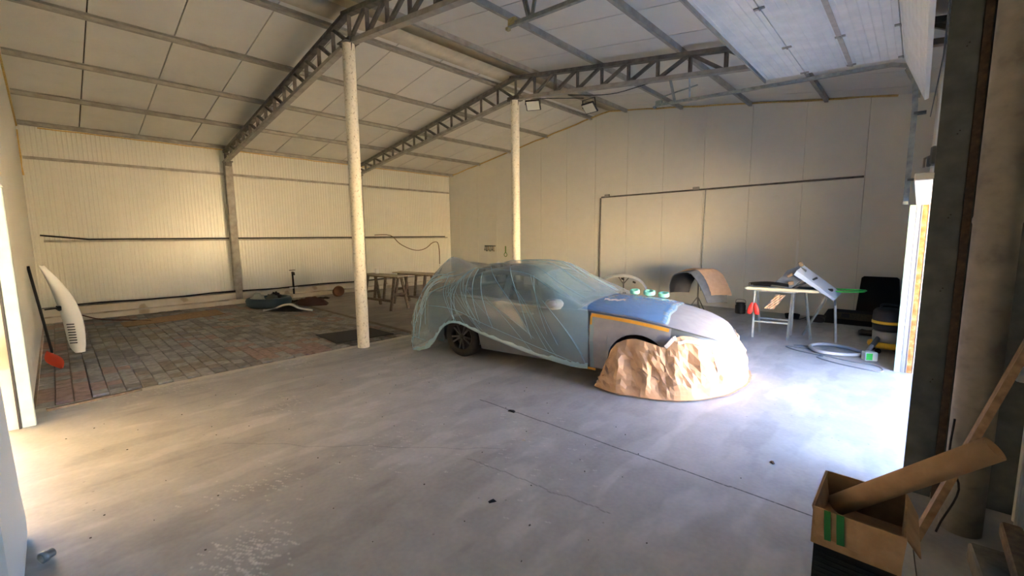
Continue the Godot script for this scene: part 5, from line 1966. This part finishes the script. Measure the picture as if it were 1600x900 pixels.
	s = thing("red_lamp_lens", "red orange plastic lens lying on the floor by the end wall", "lens", Vector3(-9.35, 0, 0.16), 0.3)
	st = new_st()
	g = []
	for i in 11:
		var f := i / 10.0
		var w := 0.09 * sin(PI * clampf(f * 0.92 + 0.06, 0, 1))
		var x := lerpf(-0.2, 0.26, f)
		g.append([Vector3(x, 0.02 + 0.2 * (1.0 - f), -w), Vector3(x, 0.05 + 0.2 * (1.0 - f), 0), Vector3(x, 0.02 + 0.2 * (1.0 - f), w)])
	grid(st, g)
	pl("lens", st, mats.orange, s)
	s = thing("pipe_stub", "small grey metal pipe fitting lying on the floor in the doorway", "fitting", Vector3(-3.66, 0.0, 0.2), 0.6)
	st = new_st()
	lathe(st, [[0.018, -0.03], [0.026, -0.03], [0.027, 0.0], [0.033, 0.004], [0.033, 0.028], [0.02, 0.03], [0.018, -0.03]], Transform3D(Basis(Vector3(1, 0, 0), PI / 2), Vector3(0, 0.033, 0)), 16)
	pl("fitting", st, mats.galv, s)
	s = thing("wood_batten", "thin dark wooden batten lying on the floor beside the doorway post", "batten", Vector3(-6.95, 0, -0.05))
	st = new_st()
	bar(st, Vector3(-0.05, 0.014, 0.28), Vector3(-0.12, 0.014, -0.55), 0.05, 0.025)
	pl("batten", st, mats.greywood, s)

# ================================================================ foreground by the gate
func build_near_clutter() -> void:
	var st: SurfaceTool
	# black ribbed crate under the box
	var c := thing("black_crate", "black ribbed plastic crate under the cardboard box", "crate", Vector3(-0.11, 0, -2.66))
	for q in [[Vector3(0, 0.19, 0.205), Vector3(0.30, 0.38, 0.012)], [Vector3(0, 0.19, -0.205), Vector3(0.30, 0.38, 0.012)], [Vector3(-0.15, 0.19, 0), Vector3(0.012, 0.38, 0.42)], [Vector3(0.15, 0.19, 0), Vector3(0.012, 0.38, 0.42)], [Vector3(0, 0.008, 0), Vector3(0.3, 0.016, 0.42)]]:
		st = new_st()
		box(st, q[0], q[1])
		pl("side", st, mats.black, c)
	for i in 13:
		st = new_st()
		box(st, Vector3(0, 0.03 + i * 0.026, 0.214), Vector3(0.29, 0.008, 0.012))
		pl("rib", st, flat(Color(0.06, 0.065, 0.075), 0.4), c)
	# cardboard box
	var b := thing("cardboard_box", "open brown cardboard box with green tape standing on the crate", "box", Vector3(-0.11, 0.382, -2.66))
	var hx := 0.165
	var hz := 0.215
	var h := 0.19
	for q in [["side", Vector3(0, h * 0.5, hz), Vector3(hx * 2, h, 0.006)], ["side", Vector3(0, h * 0.5, -hz), Vector3(hx * 2, h, 0.006)], ["side", Vector3(-hx, h * 0.5, 0), Vector3(0.006, h, hz * 2)], ["side", Vector3(hx, h * 0.5, 0), Vector3(0.006, h, hz * 2)], ["bottom", Vector3(0, 0.004, 0), Vector3(hx * 2, 0.006, hz * 2)]]:
		st = new_st()
		box(st, q[1], q[2])
		pl(q[0], st, mats.card, b)
	# folded-out flaps
	st = new_st()
	prism(st, [Vector2(-hz, 0), Vector2(hz, 0), Vector2(hz - 0.01, -0.11), Vector2(-hz + 0.06, -0.13)], Vector3(-hx - 0.004, h, 0), Vector3(0, 0, 1), Vector3(-0.22, 0.97, 0).normalized(), Vector3(-0.005, 0, 0))
	pl("flap", st, mats.card, b)
	st = new_st()
	prism(st, [Vector2(-hx, 0), Vector2(hx + 0.01, 0), Vector2(hx, -0.16), Vector2(-hx + 0.02, -0.12)], Vector3(0, h, hz + 0.004), Vector3(1, 0, 0), Vector3(0, 0.98, -0.2).normalized(), Vector3(0, 0, 0.005))
	pl("flap", st, mats.card, b)
	st = new_st()
	prism(st, [Vector2(-hz, 0), Vector2(hz, 0), Vector2(hz - 0.02, 0.10), Vector2(-hz + 0.05, 0.08)], Vector3(hx, h - 0.002, 0), Vector3(0, 0, 1), Vector3(0.55, -0.83, 0).normalized(), Vector3(0.005, 0, 0))
	pl("flap", st, mats.card, b)
	for q in [[-0.11, 0.026], [-0.06, 0.03]]:
		st = new_st()
		ribbon(st, [Vector3(q[0], h + 0.003, hz + 0.012), Vector3(q[0] + 0.005, h - 0.06, hz + 0.026), Vector3(q[0] + 0.012, h - 0.13, hz + 0.04)], q[1], Vector3(0, 0.2, 1).normalized())
		pl("green_tape", st, flat(Color(0.10, 0.42, 0.20), 0.5), b)
	var t := thing("cardboard_tube", "long brown cardboard tube sticking out of the box", "tube", Vector3(-0.2, 0.44, -2.72))
	st = new_st()
	var a := Vector3(-0.21, 0.47, -2.72)
	var e := Vector3(0.30, 1.0, -2.62)
	var d := (e - a).normalized()
	var up := d.cross(Vector3(0, 0, 1)).normalized()
	var xf := Transform3D(Basis(up, d, up.cross(d)), a)
	var L := (e - a).length()
	lathe(st, [[0.048, 0.0], [0.05, 0.0], [0.05, L], [0.044, L], [0.044, 0.05], [0.0, 0.05]], xf, 26)
	pw("tube", st, mats.card, t)
	# leaning plank
	t = thing("leaning_plank", "worn wooden plank leaning against the wall beside the pipe column", "plank", Vector3(0.13, 0, -3.55))
	st = new_st()
	bar(st, Vector3(0.13, 0.012, -3.52), Vector3(0.56, 1.5, -3.72), 0.035, 0.10, Vector3(0, 0, 1))
	pw("plank", st, mats.wood, t)
	# timber and blocks at the foot of the wall
	t = thing("timber_beam", "grey weathered timber lying along the foot of the ribbed wall", "timber", Vector3(0.5, 0.1, -2.9))
	st = new_st()
	box(st, Vector3(0.525, 0.16, -2.85), Vector3(0.09, 0.08, 1.7), Basis.IDENTITY, 0.008)
	pw("timber", st, mats.greywood, t)
	for q in [[Vector3(0.46, 0.06, -3.3), "grey concrete block under the timber near the pipe column"], [Vector3(0.47, 0.06, -2.6), "grey concrete block under the timber near the cardboard box"]]:
		t = thing("concrete_block", q[1], "block", q[0] - Vector3(0, 0.06, 0), 0.08, "blocks under the timber")
		st = new_st()
		box(st, Vector3(0, 0.058, 0), Vector3(0.2, 0.116, 0.4), Basis.IDENTITY, 0.01)
		pl("block", st, mats.greypipe, t)
	t = thing("coiled_wire", "dark bent wire hanging from the pipe column", "wire", Vector3(0.3, 0.3, -3.72))
	st = new_st()
	tube(st, curve([Vector3(0.25, 0.75, -3.735), Vector3(0.245, 0.5, -3.72), Vector3(0.30, 0.32, -3.70), Vector3(0.24, 0.08, -3.70), Vector3(0.22, 0.02, -3.66)], 5), 0.006, 5)
	pw("wire", st, mats.rubber, t)
	t = thing("black_strap", "black curved strip lying on the floor behind the box", "strip", Vector3(0.12, 0, -2.85))
	st = new_st()
	ribbon(st, curve([Vector3(0.10, 0.30, -2.86), Vector3(0.13, 0.15, -2.80), Vector3(0.17, 0.04, -2.70), Vector3(0.22, 0.012, -2.55)], 4), 0.05, Vector3(1, 0.3, 0).normalized())
	pw("strip", st, mats.black, t)
	t = thing("wall_bracket", "white painted bracket fixed on the ribbed wall near the plank", "bracket", Vector3(WD - 0.06, 1.02, -4.05))
	st = new_st()
	box(st, Vector3(0, 0, 0), Vector3(0.09, 0.06, 0.22), Basis.IDENTITY, 0.012)
	pl("bracket", st, mats.white, t)
	# dust, chips and grit on the floor
	var grit := thing("floor_grit", "scattered chips and grit lying on the concrete floor", "grit", Vector3.ZERO)
	grit.set_meta("kind", "stuff")
	st = new_st()
	var rng := RandomNumberGenerator.new()
	rng.seed = 303
	for i in 90:
		var p := Vector3(rng.randf_range(-6.3, -0.4), 0.002, rng.randf_range(-4.0, 0.1))
		var s := rng.randf_range(0.003, 0.008)
		box(st, p, Vector3(s * 1.6, 0.006, s), Basis(Vector3.UP, rng.randf() * TAU))
	pw("chips", st, flat(Color(0.30, 0.28, 0.25), 0.9), grit)
	for q in [[-3.1, -3.27, 0.05, mats.rubber, "dark torn scrap lying beside the long floor crack"], [-2.1, -2.0, 0.03, mats.rubber, "small black scrap lying alone on the concrete"], [-2.55, -2.85, 0.022, mats.plinth, "small pale pebble on the concrete beside the crack"], [-0.75, -3.95, 0.024, mats.wood, "small tan pebble on the bluish concrete near the box"]]:
		t = thing("floor_scrap", q[4], "scrap", Vector3(q[0], 0, q[1]), q[0])
		st = new_st()
		var rr: float = q[2]
		hexa(st, [Vector3(-rr, 0.002, -rr * 0.4), Vector3(rr * 0.9, 0.002, -rr * 0.5), Vector3(rr, 0.002, rr * 0.3), Vector3(-rr * 0.6, 0.002, rr * 0.5), Vector3(-rr * 0.6, 0.014, -rr * 0.2), Vector3(rr * 0.4, 0.02, -rr * 0.2), Vector3(rr * 0.5, 0.012, rr * 0.2), Vector3(-rr * 0.3, 0.016, rr * 0.3)])
		pl("scrap", st, q[3], t)
